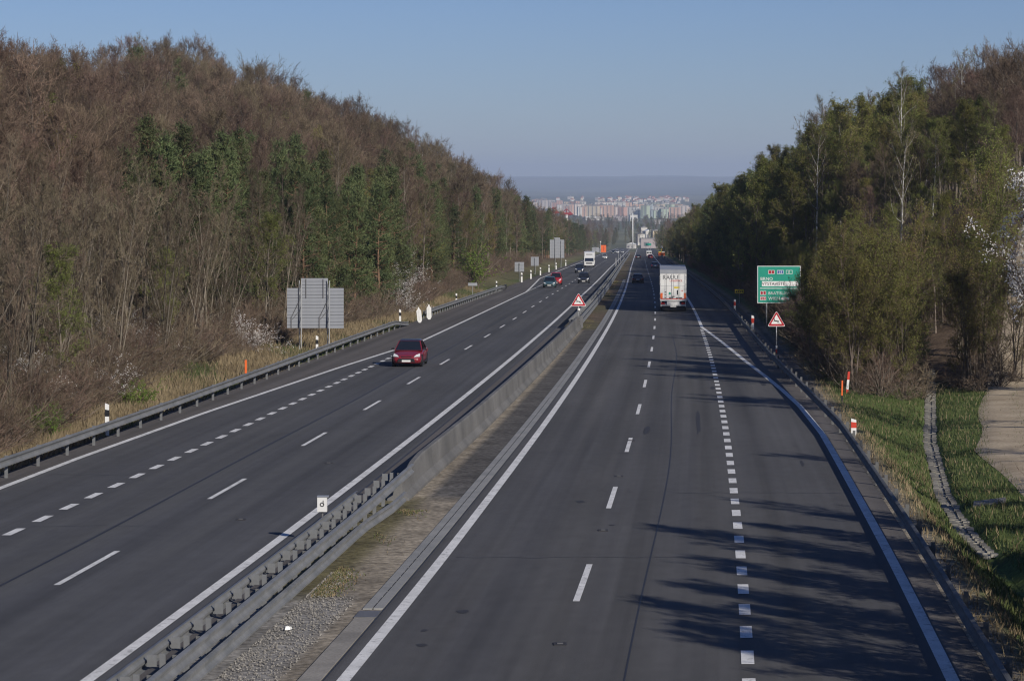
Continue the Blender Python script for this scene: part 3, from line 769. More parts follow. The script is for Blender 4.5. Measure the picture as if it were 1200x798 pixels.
b = MB(); b.tube([(0, 0, -.3), (0, 0, 1.75)], 0.035, 6); b.build('pole', M['pole'], o)
b = MB(); b.box((0, -.05, 1.6), (1.05, .03, .34)); b.build('board', M['alu'], o)

# delineators
def delineator(t, d, h, colr, label, group=None, w=0.12):
    o = empty('delineator_post', gz(t, d), 0, label, 'marker post', group)
    z = P(t, d)[2] - o.location.z if h < 0 else 0
    hh = abs(h)
    b = MB(); b.prism([(-w / 2, -.2), (w / 2, -.2), (w / 2, hh - .06), (-w / 2, hh)], -.05, .05); b.build('body', M['white'], o)
    b = MB(); zc = hh * .62 if colr == 'redp' else hh * .7
    hb = hh * (.36 if colr == 'redp' else .22)
    b.prism([(-w / 2 - .004, zc - hb / 2), (w / 2 + .004, zc - hb / 2), (w / 2 + .004, zc + hb / 2 - .03), (-w / 2 - .004, zc + hb / 2)], -.054, .054); b.build('band', M[colr], o)
    return o
delineator(-20.55, 99.5, 1.25, 'black', 'white delineator with black band behind the guardrail, nearest on the left verge', w=.15)
delineator(-20.75, 158, 1.3, 'black', 'white delineator with black band just right of the large stepped sign back', w=.15)
delineator(-20.75, 207, 1.35, 'black', 'white delineator with black band before the rail end at the white blades', w=.16)
delineator(-20.5, 262, 1.3, 'black', 'white delineator with black band before the small flat plate', w=.16)
delineator(-20.5, 332, 1.3, 'black', 'white delineator with black band at the far end of the shorter guardrail', w=.18)
for d in (398, 432, 474, 520, 566, 640):
    delineator(-20.3, d, 1.5, 'grey', 'white delineator in the row along the far grass verge', 'delineators along the far left verge', w=.24)
delineator(8.7, 99.5, .66, 'redp', 'short red and white delineator behind the right guardrail beside the grass', w=.2)
delineator(7.75, 200, 1.1, 'redp', 'small red and white delineator below the green direction sign', w=.2)
delineator(7.7, 246, 1.1, 'redp', 'small pale delineator by the shaded right guardrail', w=.18)
# stakes
def stake(t, d, h, w, bands, lean, label):
    o = empty('marker_stake', gz(t, d), 0, label, 'marker stake'); o.rotation_euler = (0, lean, 0)
    z = -.1
    for (hb, m_) in bands:
        b = MB(); b.box((0, 0, z + hb / 2), (w, w * .6, hb)); b.build('band', M[m_], o); z += hb
    return o
stake(9.35, 118, 1.2, .07, [(.4, 'black'), (.7, 'orange')], 0.02, 'thin orange stake on a dark foot in the right grass')
stake(10.0, 124.5, 1.3, .11, [(.3, 'redp'), (.48, 'white'), (.4, 'redp')], 0.09, 'leaning red and white stake in the right grass')
stake(-21.1, 134, 1.1, .11, [(.45, 'black'), (.7, 'orange')], 0.0, 'orange stake in the dry grass behind the left guardrail')
# white blades at the rail gap
for (t, d, ln, lab) in ((-19.75, 213.5, -.1, 'leaning white pointed marker blade at the end of the long left guardrail'), (-19.65, 221, -.03, 'upright white pointed marker blade where the shorter guardrail starts')):
    o = empty('warning_bollard', gz(t, d), 0, lab, 'marker post'); o.rotation_euler = (0, ln, 0)
    b = MB(); b.prism([(-.09, 0.02), (.09, 0.02), (.2, .22), (.2, 1.02), (.06, 1.2), (.05, 1.32), (-.05, 1.32), (-.06, 1.2), (-.2, 1.02), (-.2, .22)], -.06, .06); b.build('blade', M['white'], o)
    b = MB(); b.box((.0, -.066, .62), (.035, .01, .8)); b.build('rib', M['white2'], o)
# emergency box in the median
o = empty('reference_box', P(-7.2, 66.5), 0, 'small white box with a dark symbol on the near median guardrail', 'box')
b = MB(); b.tube([(0, 0, 0), (0, 0, .85)], .03, 6); b.build('post', M['grey'], o)
b = MB(); b.box((0, 0, 1.0), (.25, .2, .38)); b.build('case', M['white2'], o)
b = MB(); b.box((0.02, 0, 1.206), (.3, .24, .025)); b.build('lid', M['alu'], o)
b = MB(); k = 12
b.add([(.06 * math.cos(6.283 * i / k), -.103, 1.0 + .06 * math.sin(6.283 * i / k)) for i in range(k)] + [(.035 * math.cos(6.283 * i / k), -.103, 1.0 + .035 * math.sin(6.283 * i / k)) for i in range(k)], [(i, (i + 1) % k, (i + 1) % k + k, i + k) for i in range(k)])
b.box((.03, -.104, 1.06), (.02, .004, .1)); b.build('symbol', M['black'], o)
# thin white posts in the median gap
for (t, d, h) in ((-7.3, 590, 2.3), (-7.2, 602, 2.2), (-7.1, 650, 2.9), (-6.9, 690, 2.6), (-6.8, 815, 2.3)):
    b = MB(); b.tube([(0, 0, -.2), (0, 0, h)], .055, 6); b.box((0, 0, h), (.16, .16, .06))
    o = b.build('marker_pole', M['pole'], loc=P(t, d)); tag(o, 'thin white pole standing in the far median gap', 'pole', 'white poles in the median gap')
# small things on the verge
b = MB(); b.box((0, 0, .04), (.12, .1, .07), 0, .4, .6); b.box((.06, .02, .04), (.08, .07, .05), 0, -.3, .5)
tag(b.build('litter_bag', M['white2'], loc=gz(-5.75, 52.4)), 'white crumpled scrap lying on the near median gravel', 'litter')
lg = MB(); lg.tube([(-.7, .1, .05), (0, 0, .14), (.75, -.12, .1)], [.05, .08, .06], 7)
tag(lg.build('fallen_branch', M['barkgrey'], loc=gz(-21.2, 92.5)), 'short pale fallen branch in the dry grass behind the guardrail', 'branch')
sb = MB(); sb.add([(x * .6, y * .7, z * .6) for x, y, z in [(-.9, -.5, .0), (.9, -.2, .25), (1.0, .5, .3), (-.7, .4, .1), (-.8, -.4, -.5), (.8, -.2, -.4), (.9, .5, -.4), (-.7, .4, -.5)]], [(0, 1, 2, 3), (4, 7, 6, 5), (0, 4, 5, 1), (1, 5, 6, 2), (2, 6, 7, 3), (3, 7, 4, 0)])
tag(sb.build('ditch_slab', M['oldconc'], loc=gz(ditch(80) + 1.1, 80.0)), 'grey concrete slab over the ditch edge between two grass patches', 'slab')
# ------------------------------------------------------------------ vehicles (built with the front towards -y)
def loft(b, secs, m=0):
    n_ = len(secs[0]); base = len(b.v)
    for s in secs: b.v.extend(s)
    for i in range(len(secs) - 1):
        for j in range(n_):
            b.f.append((base + i * n_ + j, base + (i + 1) * n_ + j, base + (i + 1) * n_ + (j + 1) % n_, base + i * n_ + (j + 1) % n_)); b.m.append(m)
    b.f.append(tuple(base + j for j in range(n_))); b.f.append(tuple(base + (len(secs) - 1) * n_ + j for j in reversed(range(n_)))); b.m += [m, m]
def panel(b, q, inset, off, m=0):
    """a plate lying just outside the quad q (4 corners), drawn in by inset"""
    q = [Vector(p) for p in q]; c = sum(q, Vector()) / 4
    nrm = (q[1] - q[0]).cross(q[3] - q[0]).normalized()
    inner = [p + (c - p) * inset for p in q]
    top = [p + nrm * off for p in inner]; low = [p - nrm * .02 for p in inner]
    b.add(low + top, [(4, 5, 6, 7), (0, 1, 5, 4), (1, 2, 6, 5), (2, 3, 7, 6), (3, 0, 4, 7)], m)
wheel_cache = {}
def wheels(o, r, w, spots):
    key = (r, w)
    if key not in wheel_cache:
        b = MB(); b.wheelx((0, 0, 0), r, w, 0, 22, r * .62); ty = b.mesh('tyre', M['rubber'], True)
        b = MB(); b.wheelx((0, 0, 0), r * .63, w * .8, 0, 16, r * .1)
        for k in range(5):
            a = 2 * math.pi * k / 5; b.box((0, r * .34 * math.cos(a), r * .34 * math.sin(a)), (w * .9, r * .12, r * .12))
        wheel_cache[key] = (ty, b.mesh('rim', M['chrome']))
    ty, ri = wheel_cache[key]
    for (x, y) in spots:
        q = link('wheel', ty, o, (x, y, r)); link('rim', ri, q, (0, 0, 0))
def car(t, d, away, paint_mat, label, L=4.2, W=1.76, H=1.45, style='hatch', roof=None, group=None):
    if away: d += L
    o = empty('car', P(t, d), head(d) + (math.pi if away else 0), label, 'car', group)
    hw = W / 2
    # lower body: (y, half width factor, bottom, top)
    tail = .93 if style != 'saloon' else .90
    st = [(0.0, .74, .30, .52), (.03, .86, .22, .60), (.10, .95, .18, .68), (.2, 1.0, .18, .78), (.34, 1.0, .18, .90), (.5, 1.0, .18, .92), (.72, 1.0, .18, .95), (.88, .98, .2, .97), (.97, .92, .26, .93), (1.0, .84, .34, .80)]
    k = H / 1.45
    secs = []
    for (s, wf, z0, z1) in st:
        y = s * L; w = hw * wf; z1 *= k
        half = [(w * .86, z0), (w * .97, z0 + .1), (w, (z0 + z1) / 2), (w * .97, z1 - .09), (w * .88, z1 - .02), (w * .5, z1 + .018), (0, z1 + .03)]
        secs.append([(x, y, z) for x, z in half] + [(-x, y, z) for x, z in reversed(half[:-1])])
    b = MB(); loft(b, secs); b.build('body', paint_mat, o, True)
    # cabin
    y1, y2, y3, y4 = .27 * L, .47 * L, (.80 if style == 'hatch' else .70) * L, (.95 if style == 'hatch' else .86) * L
    zb, zt = .88 * k, H; wb, wt = hw * .93, hw * .70
    A = [(-wb, y1, zb), (wb, y1, zb), (wb, y4, zb + .05), (-wb, y4, zb + .05)]
    Bq = [(-wt, y2, zt - .03), (wt, y2, zt - .03), (wt, y3, zt - .02), (-wt, y3, zt - .02)]
    b = MB(); b.add(A + Bq, [(0, 1, 5, 4), (1, 2, 6, 5), (2, 3, 7, 6), (3, 0, 4, 7)]); b.build('cabin', paint_mat, o)
    b = MB(); mid = [(x * .8, y, zt + .015) for x, y, _ in Bq]
    mid = [(x * .85, y + (.12 if i < 2 else -.12), zt + .02) for i, (x, y, _) in enumerate(Bq)]
    b.add(Bq + mid, [(0, 1, 5, 4), (1, 2, 6, 5), (2, 3, 7, 6), (3, 0, 4, 7), (4, 5, 6, 7)]); b.build('roof', roof or paint_mat, o, True)
    def win(name, q, ins, off=.012):
        b = MB(); panel(b, q, ins, off); return b.build(name, M['glass'], o)
    win('windscreen', [A[0], A[1], Bq[1], Bq[0]], .07)
    win('rear_window', [A[2], A[3], Bq[3], Bq[2]], .14)
    for s in (1, -1):
        a0, a1, b0, b1 = (A[1], A[2], Bq[1], Bq[2]) if s > 0 else (A[0], A[3], Bq[0], Bq[3])
        def lerp(p, q, u): return tuple(p[i] + (q[i] - p[i]) * u for i in range(3))
        for (u0, u1) in ((.06, .5), (.53, .93)):
            q = [lerp(a0, a1, u0), lerp(a0, a1, u1), lerp(b0, b1, u1), lerp(b0, b1, u0)]
            if s < 0: q = [q[1], q[0], q[3], q[2]]
            win('side_window', q, .1)
        # head and tail lamps, mirror, sill
        b = MB(); x = s * hw
        panel(b, [(x * .48, .035, .57 * k), (x * .88, .16, .6 * k), (x * .86, .42, .75 * k), (x * .62, .2, .675 * k)] if s > 0 else [(x * .88, .16, .6 * k), (x * .48, .035, .57 * k), (x * .62, .2, .675 * k), (x * .86, .42, .75 * k)], .04, .035)
        b.build('headlight', M['lamp'], o)
        b = MB(); b.box((x * .78, L * .985, .74 * k), (hw * .3, .14, .2)); b.build('taillight', M['tail'], o)
        b = MB(); b.box((x * 1.06, y1 + .28, .97 * k), (.2, .1, .13), taper=.75); b.build('mirror', paint_mat if away else M['black'], o)
        b = MB(); b.box((x * .985, L * .5, .23), (.05, L * .42, .1)); b.build('sill', M['black'], o)
        for yy in (.185 * L, .8 * L):
            b = MB(); b.wheelx((x * .9, yy, .34), .365, .17, 0, 20, .0); b.build('wheel_arch', M['black'], o)
    b = MB(); b.box((0, .0, .40), (W * .58, .12, .2), taper=.85); b.build('grille', M['black'], o)
    b = MB(); b.box((0, .055, .58 * k), (W * .34, .05, .05)); b.build('upper_grille', M['black'], o)
    b = MB(); b.box((0, -.07, .36), (.5, .03, .11)); b.build('number_plate', M['plate'], o)
    b = MB(); b.box((0, L + .002, .66 * k), (.52, .02, .12)); b.build('number_plate', M['plate'], o)
    b = MB(); b.box((0, L - .02, .36), (W * .8, .1, .12)); b.build('rear_bumper', M['black'], o)
    wheels(o, .31, .19, [(s * (hw - .1), yy) for s in (-1, 1) for yy in (.185 * L, .8 * L)])
    return o
PR = paint('paint_dark_red', (0.2, 0.008, 0.018)); PR2 = paint('paint_bright_red', (0.42, 0.014, 0.018)); PT = paint('paint_teal', (0.045, 0.1, 0.115))
PB = paint('paint_black', (0.012, 0.014, 0.018)); PN = paint('paint_navy', (0.012, 0.02, 0.045)); PW = paint('paint_white', (0.62, 0.63, 0.63)); PBL = paint('paint_blue', (0.02, 0.055, 0.13))
PBR = paint('paint_maroon', (0.04, 0.008, 0.012)); PS = paint('paint_silver', (0.35, 0.36, 0.37))
hero = car(-13.95, 146.2, False, PR, 'dark red car with dark roof driving towards the viewer, nearest on the oncoming side', 4.2, 1.76, 1.44, 'saloon', PB)
car(-14.35, 352, False, PT, 'teal green car overtaken by the bright red car', 4.3, 1.8, 1.45)
car(-14.2, 374, False, PR2, 'bright red car right behind the teal car', 4.2, 1.8, 1.75)
car(-10.35, 386, False, PB, 'black car in the inner oncoming lane by the median', 4.1, 1.8, 1.6)
car(-13.75, 505, False, PN, 'dark navy car just ahead of the oncoming white truck', 4.4, 1.85, 1.7)
car(-13.7, 872, False, PW, 'far white car behind the oncoming white truck', 4.6, 1.8, 1.45, 'saloon')
car(-14.2, 1190, False, PB, 'tiny dark car in the outer far oncoming lane', 4.4, 1.8, 1.5)
car(-12.5, 1215, False, PW, 'tiny white car beside the tiny dark far car', 4.4, 1.8, 1.5)
car(-10.2, 1230, False, PS, 'tiny silver car in the inner far oncoming lane', 4.4, 1.8, 1.5)
car(-2.1, 389, True, PBR, 'dark maroon car driving away left of the lorry', 4.5, 1.8, 1.5, 'saloon')
car(-2.2, 872, True, PB, 'far black car driving away in the inner lane', 4.5, 1.8, 1.5)
car(1.85, 590, True, PBL, 'dark blue car in the shade ahead of the lorry', 4.4, 1.8, 1.5)
car(1.95, 880, True, PR2, 'far red car driving away behind the white van', 4.2, 1.8, 1.5)
# white van, far right lane
def box_van(t, d, away, label, L, W, H, cabmat, boxmat, name='van'):
    if away: d += L
    o = empty(name, P(t, d), head(d) + (math.pi if away else 0), label, 'van')
    hw = W / 2
    b = MB(); b.prism_x([(0, .35), (0, 1.0), (.35, 1.15), (.9, H * .92), (L * .4, H), (L, H), (L, .35)], -hw, hw); b.build('body', boxmat, o)
    b = MB(); panel(b, [(-hw * .9, .37, 1.17), (hw * .9, .37, 1.17), (hw * .9, .88, H * .9), (-hw * .9, .88, H * .9)], .05, .02); b.build('windscreen', M['glass'], o)
    for s in (-1, 1):
        b = MB(); b.box((s * hw, 1.15, H * .72), (.03, .8, .5)); b.build('side_window', M['glass'], o)
        b = MB(); b.box((s * hw * .8, L, 1.0), (.2, .06, .4)); b.build('taillight', M['tail'], o)
        b = MB(); b.box((s * hw * .75, 0, .85), (.3, .08, .2)); b.build('headlight', M['lamp'], o)
        b = MB(); b.box((s * hw * .5, L, H * .72), (hw * .8, .03, .5)); b.build('rear_window', M['glass'], o)
    b = MB(); b.box((0, L, .45), (W * .95, .12, .2)); b.build('bumper', M['black'], o)
    wheels(o, .34, .22, [(s * (hw - .1), yy) for s in (-1, 1) for yy in (.9, L - 1.1)])
box_van(1.85, 962, True, 'far white van driving away ahead of the red car', 5.2, 2.0, 2.4, PW, PW)

# oncoming white box truck
o = empty('box_truck', P(-13.85, 612), head(612), 'oncoming white box truck with a roof spoiler', 'truck')
b = MB(); b.prism_x([(0, .45), (0, 1.35), (.12, 2.2), (.3, 2.55), (1.9, 2.6), (1.9, .45)], -1.2, 1.2); b.build('cab', PW, o)
b = MB(); b.prism_x([(.35, 2.56), (1.2, 3.5), (1.9, 3.6), (1.9, 2.56)], -1.15, 1.15); b.build('spoiler', PW, o)
b = MB(); b.box((0, 5.4, 2.15), (2.5, 6.6, 2.9)); b.build('cargo_box', M['white2'], o)
b = MB(); b.box((0, 5.3, .75), (1.0, 6.4, .3)); b.build('chassis', M['black'], o)
b = MB(); panel(b, [(-1.1, -.0, 1.4), (1.1, -.0, 1.4), (1.05, .14, 2.2), (-1.05, .14, 2.2)], .02, .02); b.build('windscreen', M['glass'], o)
b = MB(); b.box((0, -.02, .95), (1.5, .06, .35)); b.build('grille', M['grey'], o)
b = MB(); b.box((0, -.03, .55), (2.3, .12, .25)); b.build('bumper', M['white2'], o)
for s in (-1, 1):
    b = MB(); b.box((s * .95, -.04, .72), (.35, .06, .18)); b.build('headlight', M['lamp'], o)
    b = MB(); b.box((s * 1.36, .2, 1.95), (.18, .12, .5)); b.build('mirror', M['black'], o)
    b = MB(); b.box((s * 1.21, .95, 1.8), (.02, .7, .6)); b.build('side_window', M['glass'], o)
    b = MB(); b.box((s * 1.27, 5.4, .95), (.04, 2.4, .4)); b.build('side_guard', M['alu'], o)
b = MB(); b.box((0, .7, 3.05), (1.5, .05, .2)); b.build('name_board', M['grey'], o)
wheels(o, .48, .3, [(s * 1.03, yy) for s in (-1, 1) for yy in (.95, 6.6)])

# the articulated lorry seen from behind
TL = 13.6
o = empty('articulated_lorry', P(1.72, 243.0), head(243), 'white articulated lorry with lettering on its rear doors', 'lorry')
# here the rear stands at y = 0 and the lorry runs away along +y
Z0, Z1, hw = 1.12, 3.98, 1.26
b = MB(); b.box((0, TL / 2, (Z0 + Z1) / 2), (2 * hw, TL, Z1 - Z0)); b.build('trailer_box', M['white2'], o)
b = MB(); b.prism_x([(-.06, Z1 - .36), (-.06, Z1 + .0), (0.02, Z1 + .03), (TL, Z1 + .03), (TL, Z1 - .05), (.05, Z1 - .05), (.05, Z1 - .36)], -hw - .015, hw + .015); b.build('roof_header', M['alu'], o)
dx = 2 * hw / 4
for i in range(4):
    x = -hw + dx * (i + .5)
    b = MB(); b.box((x, -.025, (Z0 + Z1 - .36) / 2), (dx - .035, .045, Z1 - .38 - Z0)); q = b.build('door_panel', M['white2'], o)
    b = MB(); b.tube([(x + dx * .28, -.07, Z0 + .02), (x + dx * .28, -.07, Z1 - .4)], .016, 6)
    for zz in (Z0 + .1, Z0 + 1.0, Z1 - .6): b.box((x + dx * .28, -.06, zz), (.08, .04, .05))
    q2 = b.build('lock_bar', M['pole'], o)
b = MB()
for i in (0, 1, 2): b.box((-hw + dx * (i + 1), -.052, (Z0 + Z1 - .4) / 2), (.02, .008, Z1 - .5 - Z0))
b.build('door_seal', M['grey'], o)
b = MB(); b.box((0, -.052, Z0 + 1.32), (2 * hw - .1, .006, .025)); b.build('door_seam', M['alu'], o)
for s in (-1, 1):
    for zz in (Z0 + .1, Z0 + .62, Z0 + 1.5, Z1 - .65, Z1 - .85):
        b = MB(); b.box((s * (hw - .01), -.05, zz), (.09, .07, .12)); b.build('hinge', M['pole'], o)
    b = MB(); b.box((s * (hw + .02), .04, Z1 - .9), (.05, .12, .8)); b.build('corner_post', M['grey'], o)
    b = MB(); b.box((s * (hw - .14), -.056, Z0 + .4), (.22, .008, .52)); b.build('warning_panel', M['orange2'] if 'orange2' in M else M['orange'], o)
    b = MB(); b.box((s * .98, -.04, .78), (.36, .08, .16)); b.build('taillight', M['tail'], o)
    b = MB(); b.box((s * 1.16, -.02, .7), (.08, .06, .46)); b.build('mud_guard', M['white2'], o)
text('lettering', 'RAUU', .56, M['grey'], o, (-1.02, -.06, Z1 - .9), 1.0)
text('lettering', 'LOGISTICS', .25, M['redp'], o, (-.34, -.06, Z1 - 1.12), 1.0)
text('lettering', '24h', .16, M['redp'], o, (.72, -.06, Z0 + .82), 1.0)
b = MB(); b.box((.33, -.056, Z0 + 1.18), (.52, .008, .15)); b.build('caution_label', M['yellow'], o)
b = MB(); b.box((.42, -.075, Z0 + .72), (.09, .05, .42)); b.build('door_handle', M['black'], o)
b = MB(); b.add([(-.33, -.058, Z0 + .48), (-.19, -.058, Z0 + .62), (-.33, -.058, Z0 + .76), (-.47, -.058, Z0 + .62)], [(0, 1, 2, 3)]); b.build('diamond_label', M['green'], o)
for (x, zz, w, h) in ((-.75, .22, .16, .12), (-.75, .5, .16, .12), (-.75, .74, .16, .1), (-.2, .2, .4, .14), (.42, .18, .3, .14), (.72, .2, .3, .12), (-.02, .32, .32, .1)):
    b = MB(); b.box((x, -.056, Z0 + zz), (w, .008, h)); b.build('small_label', M['grey'], o)
b = MB(); b.box((0, -.03, Z0 - .04), (2 * hw, .1, .13)); b.build('door_sill', M['white2'], o)
b = MB(); b.box((0, -.058, Z0 + .09), (2 * hw - .06, .01, .07)); b.build('reflective_tape', M['redp'], o)
b = MB(); b.box((0, .1, .62), (2.34, .12, .18)); b.build('underrun_bar', M['white2'], o)
b = MB(); b.box((0, -.02, .78), (1.2, .06, .34)); b.build('rear_board', M['white2'], o)
b = MB(); b.box((0, -.058, .5), (.56, .02, .13)); b.build('number_plate', M['plate'], o)
b = MB(); b.box((0, .3, .35), (2.1, .04, .45)); b.build('mud_flap', M['black'], o)
b = MB(); b.box((0, TL / 2 + 1.0, .95), (1.1, TL - .5, .3)); b.build('chassis', M['black'], o)
for s in (-1, 1):
    b = MB(); b.box((s * 1.24, 7.4, .85), (.04, 4.2, .5)); b.build('side_guard', M['alu'], o)
b = MB(); b.prism_x([(TL + .6, .5), (TL + .6, 3.2), (TL + .9, 3.75), (TL + 2.2, 3.6), (TL + 2.75, 2.6), (TL + 2.85, .5)], -1.22, 1.22); b.build('cab', PW, o)
b = MB(); b.box((0, TL + .3, .8), (1.2, 1.6, .4)); b.build('coupling', M['black'], o)
for s in (-1, 1):
    b = MB(); b.box((s * 1.23, TL + 2.0, 2.3), (.03, .9, .7)); b.build('cab_window', M['glass'], o)
wheels(o, .5, .36, [(s * 1.05, yy) for s in (-1, 1) for yy in (1.9, 3.2, 4.5, TL - .6, TL + 2.0)])

# roadworks trailers with arrow boards
def warning_trailer(t, d, label, w, h, m):
    o = empty('warning_trailer', P(t, d), head(d), label, 'trailer')
    b = MB(); b.box((0, 1.2, .65), (w, 2.6, .3)); b.build('bed', M['grey'], o)
    b = MB(); b.box((0, 0, .9 + h / 2), (w, .12, h)); b.build('warning_board', M[m], o)
    b = MB(); b.box((-w * .95, .6, 1.7), (w * .75, .1, 1.7)); b.build('side_panel', M['alu'], o)
    b = MB(); b.box((0, -.07, .9 + h * .5), (w * .1, .02, h * .7)); b.build('arrow_bar', M['redp'], o)
    b = MB(); b.tube([(-w * .6, .2, .6), (-w * .6, .2, .9 + h + 1.3)], .06, 6); b.build('mast', M['white'], o)
    b = MB(); b.tube([(-w * .6, .2, .9 + h + 1.2), (-w * .6, .2, .9 + h + 1.7)], .28, 8); b.build('beacon', M['white'], o)
    wheels(o, .35, .2, [(s * w * .5, 1.2) for s in (-1, 1)])
warning_trailer(-17.7, 1120, 'bright orange warning board trailer on the far left shoulder', 2.3, 3.2, 'orange')
o = empty('maintenance_truck', P(6.0, 890), head(890), 'yellow and white maintenance truck on the far right shoulder', 'truck')
b = MB(); b.box((0, 2.5, .8), (2.2, 5.2, .4)); b.build('chassis', M['grey'], o)
b = MB(); b.box((0, 0.2, 1.5), (2.3, .5, 1.1)); b.build('warning_board', M['orange'], o)
b = MB(); b.box((.4, 3.0, 1.6), (1.2, 2.2, 1.2)); b.build('tank', M['white2'], o)
b = MB(); b.prism_x([(4.4, .6), (4.4, 2.2), (5.4, 2.2), (5.9, 1.3), (5.9, .6)], -1.05, 1.05); b.build('cab', M['yellow'], o)
b = MB(); b.tube([(0, 1.2, 1.0), (0, 1.2, 4.1)], .1, 6); b.build('mast', M['yellow'], o)
b = MB(); b.tube([(0, 1.2, 3.6), (0, 1.2, 4.3)], .35, 8); b.build('beacon', M['white'], o)
wheels(o, .42, .25, [(s * .95, yy) for s in (-1, 1) for yy in (.9, 4.9)])
# ------------------------------------------------------------------ the town in the valley
def gxy(x, d): return height(x - ax(min(d, 2600)) if d < 2600 else x - ax(d), d)
BW = [noise_mat('render_%d' % i, tuple(c * .76 for c in cc), tuple(c * .88 for c in cc), .05, .8, 0, .2) for i, cc in enumerate([
    (.62, .42, .33), (.6, .5, .36), (.66, .64, .6), (.58, .36, .3), (.46, .54, .42), (.5, .58, .6), (.64, .55, .42), (.55, .3, .26), (.45, .4, .4), (.68, .6, .55)])]
M['loggia'] = flat('loggia_shadow', (.16, .16, .18), .7)
M['redsteel'] = flat('red_steel', (.26, .03, .04), .6)
M['roofgrey'] = flat('roof_felt', (.2, .2, .2), .8)
M['roofred'] = flat('roof_tile', (.32, .13, .09), .8)
def tower_block(x, d, w, dep, h, mat, rz):
    z = gxy(x, d)
    o = empty('apartment_block', (x, d, z), rz, 'pale coloured panel apartment block in the far housing estate', 'building', 'apartment blocks of the far estate')
    b = MB(); b.box((0, 0, h / 2 - 3), (w, dep, h + 6)); b.build('wall', mat, o)
    b = MB(); b.box((0, 0, h + .4), (w * 1.02, dep * 1.02, .8)); b.box((w * .15, 0, h + 2), (w * .2, dep * .5, 2.6)); b.build('roof', M['roofgrey'], o)
    n_ = max(2, int(w / 7))
    for i in range(n_):
        b = MB(); xx = -w / 2 + w * (i + .5) / n_
        b.box((xx, -dep / 2 - .1, h / 2 + .5), (1.6, .3, h - 3)); b.build('loggia_column', M['loggia'], o)
tb = random.Random(5)
px = 598.0
while px < 806:
    d0 = T(px, [598, 640, 668, 690, 806], [6900, 6500, 5600, 5050, 4850])
    for row in range(2 if px > 664 else 1):
        d = d0 + row * 420 + tb.uniform(-90, 90)
        w = tb.uniform(12, 24) * (1.15 if px < 660 else 1); h = tb.choice([15, 18, 21, 23, 24]) + row * 2
        ci = tb.choice([0, 1, 2, 6, 9, 3, 0, 9] if px < 740 else ([2, 9, 3, 0] if px < 752 else ([4, 4, 5, 2, 6] if px < 790 else [0, 9, 7])))
        tower_block((px + tb.uniform(-2, 2) - 600) / 2976 * d, d, w, tb.uniform(12, 18), h, BW[ci], tb.uniform(-.5, .2))
    px += tb.uniform(4.0, 6.4) if px > 664 else tb.uniform(3.4, 5.0)
def hall(x, d, w, dep, h, wall, roof, rz, label, group=None, pitched=False):
    z = gxy(x, d)
    o = empty('warehouse', (x, d, z), rz, label, 'building', group)
    b = MB(); b.box((0, 0, h / 2 - 2), (w, dep, h + 4)); b.build('wall', wall, o)
    b = MB()
    if pitched: b.prism([(-w / 2 - .4, h), (w / 2 + .4, h), (0, h + w * .22)], -dep / 2 - .3, dep / 2 + .3)
    else: b.box((0, 0, h + .3), (w * 1.01, dep * 1.01, .6))
    b.build('roof', roof, o)
    n_ = max(2, int(w / 9))
    for i in range(n_):
        b = MB(); b.box((-w / 2 + w * (i + .5) / n_, -dep / 2 - .08, h * .45), (w / n_ * .45, .2, h * .4)); b.build('window', M['loggia'], o)
    return o
WH = BW[2]
hall((696 - 600) / 2976 * 4500, 4500, 34, 20, 6, WH, M['white2'], .1, 'long low white warehouse below the salmon apartment blocks')
hall((727 - 600) / 2976 * 4400, 4400, 26, 16, 8, BW[8], M['roofgrey'], -.1, 'low grey shed below the middle apartment blocks')
hall((772 - 600) / 2976 * 3900, 3900, 24, 16, 6, WH, M['white2'], -.25, 'low white hall among trees right of the white mast')
hall((742 - 600) / 2976 * 4300, 4300, 13, 10, 11, WH, M['roofgrey'], .15, 'small white block with dark sides above the white mast')
hall((764 - 600) / 2976 * 1900, 1900, 17, 10, 7.0, BW[8], M['roofgrey'], 0, 'grey flat-roofed hall at the end of the motorway')
hall((750.5 - 600) / 2976 * 2050, 2050, 6, 6, 9, WH, M['roofgrey'], .2, 'narrow pale house left of the grey hall', pitched=True)
hall((760 - 600) / 2976 * 2250, 2250, 8, 7, 8, WH, M['white2'], .3, 'pale house behind the grey hall, upper middle', pitched=True)
hall((768 - 600) / 2976 * 2150, 2150, 6, 6, 10, BW[1], M['roofgrey'], .2, 'cream house behind the grey hall, tallest', pitched=True)
hall((754 - 600) / 2976 * 2400, 2400, 6, 6, 9, WH, M['roofgrey'], .2, 'small white house far behind the grey hall', pitched=True)
hall((740 - 600) / 2976 * 1820, 1820, 6, 4, 3.0, WH, M['white2'], -.35, 'bright white pavilion at the far end of the median', pitched=True)
for i in range(70):
    d = tb.uniform(6900, 9300); px = tb.choice([tb.gauss(733, 16), tb.gauss(783, 12), tb.uniform(640, 806)])
    x = (px - 600) / 2976 * d; z = gxy(x, d)
    b = MB(); w = tb.uniform(8, 17); h = tb.uniform(7, 12)
    b.box((0, 0, h / 2 - 2), (w, 10, h + 4)); b.prism([(-w / 2 - .5, h), (w / 2 + .5, h), (0, h + 4)], -5.5, 5.5, 1)
    o = b.build('town_house', [tb.choice([BW[2], BW[9], BW[6]]), M['roofred'] if tb.random() < .6 else M['roofgrey']], loc=(x, d, z)); o.rotation_euler = (0, 0, tb.uniform(-.6, .6))
    tag(o, 'tiny red-roofed or grey-roofed house of the hazy town behind the estate', 'house', 'houses of the hazy far town')
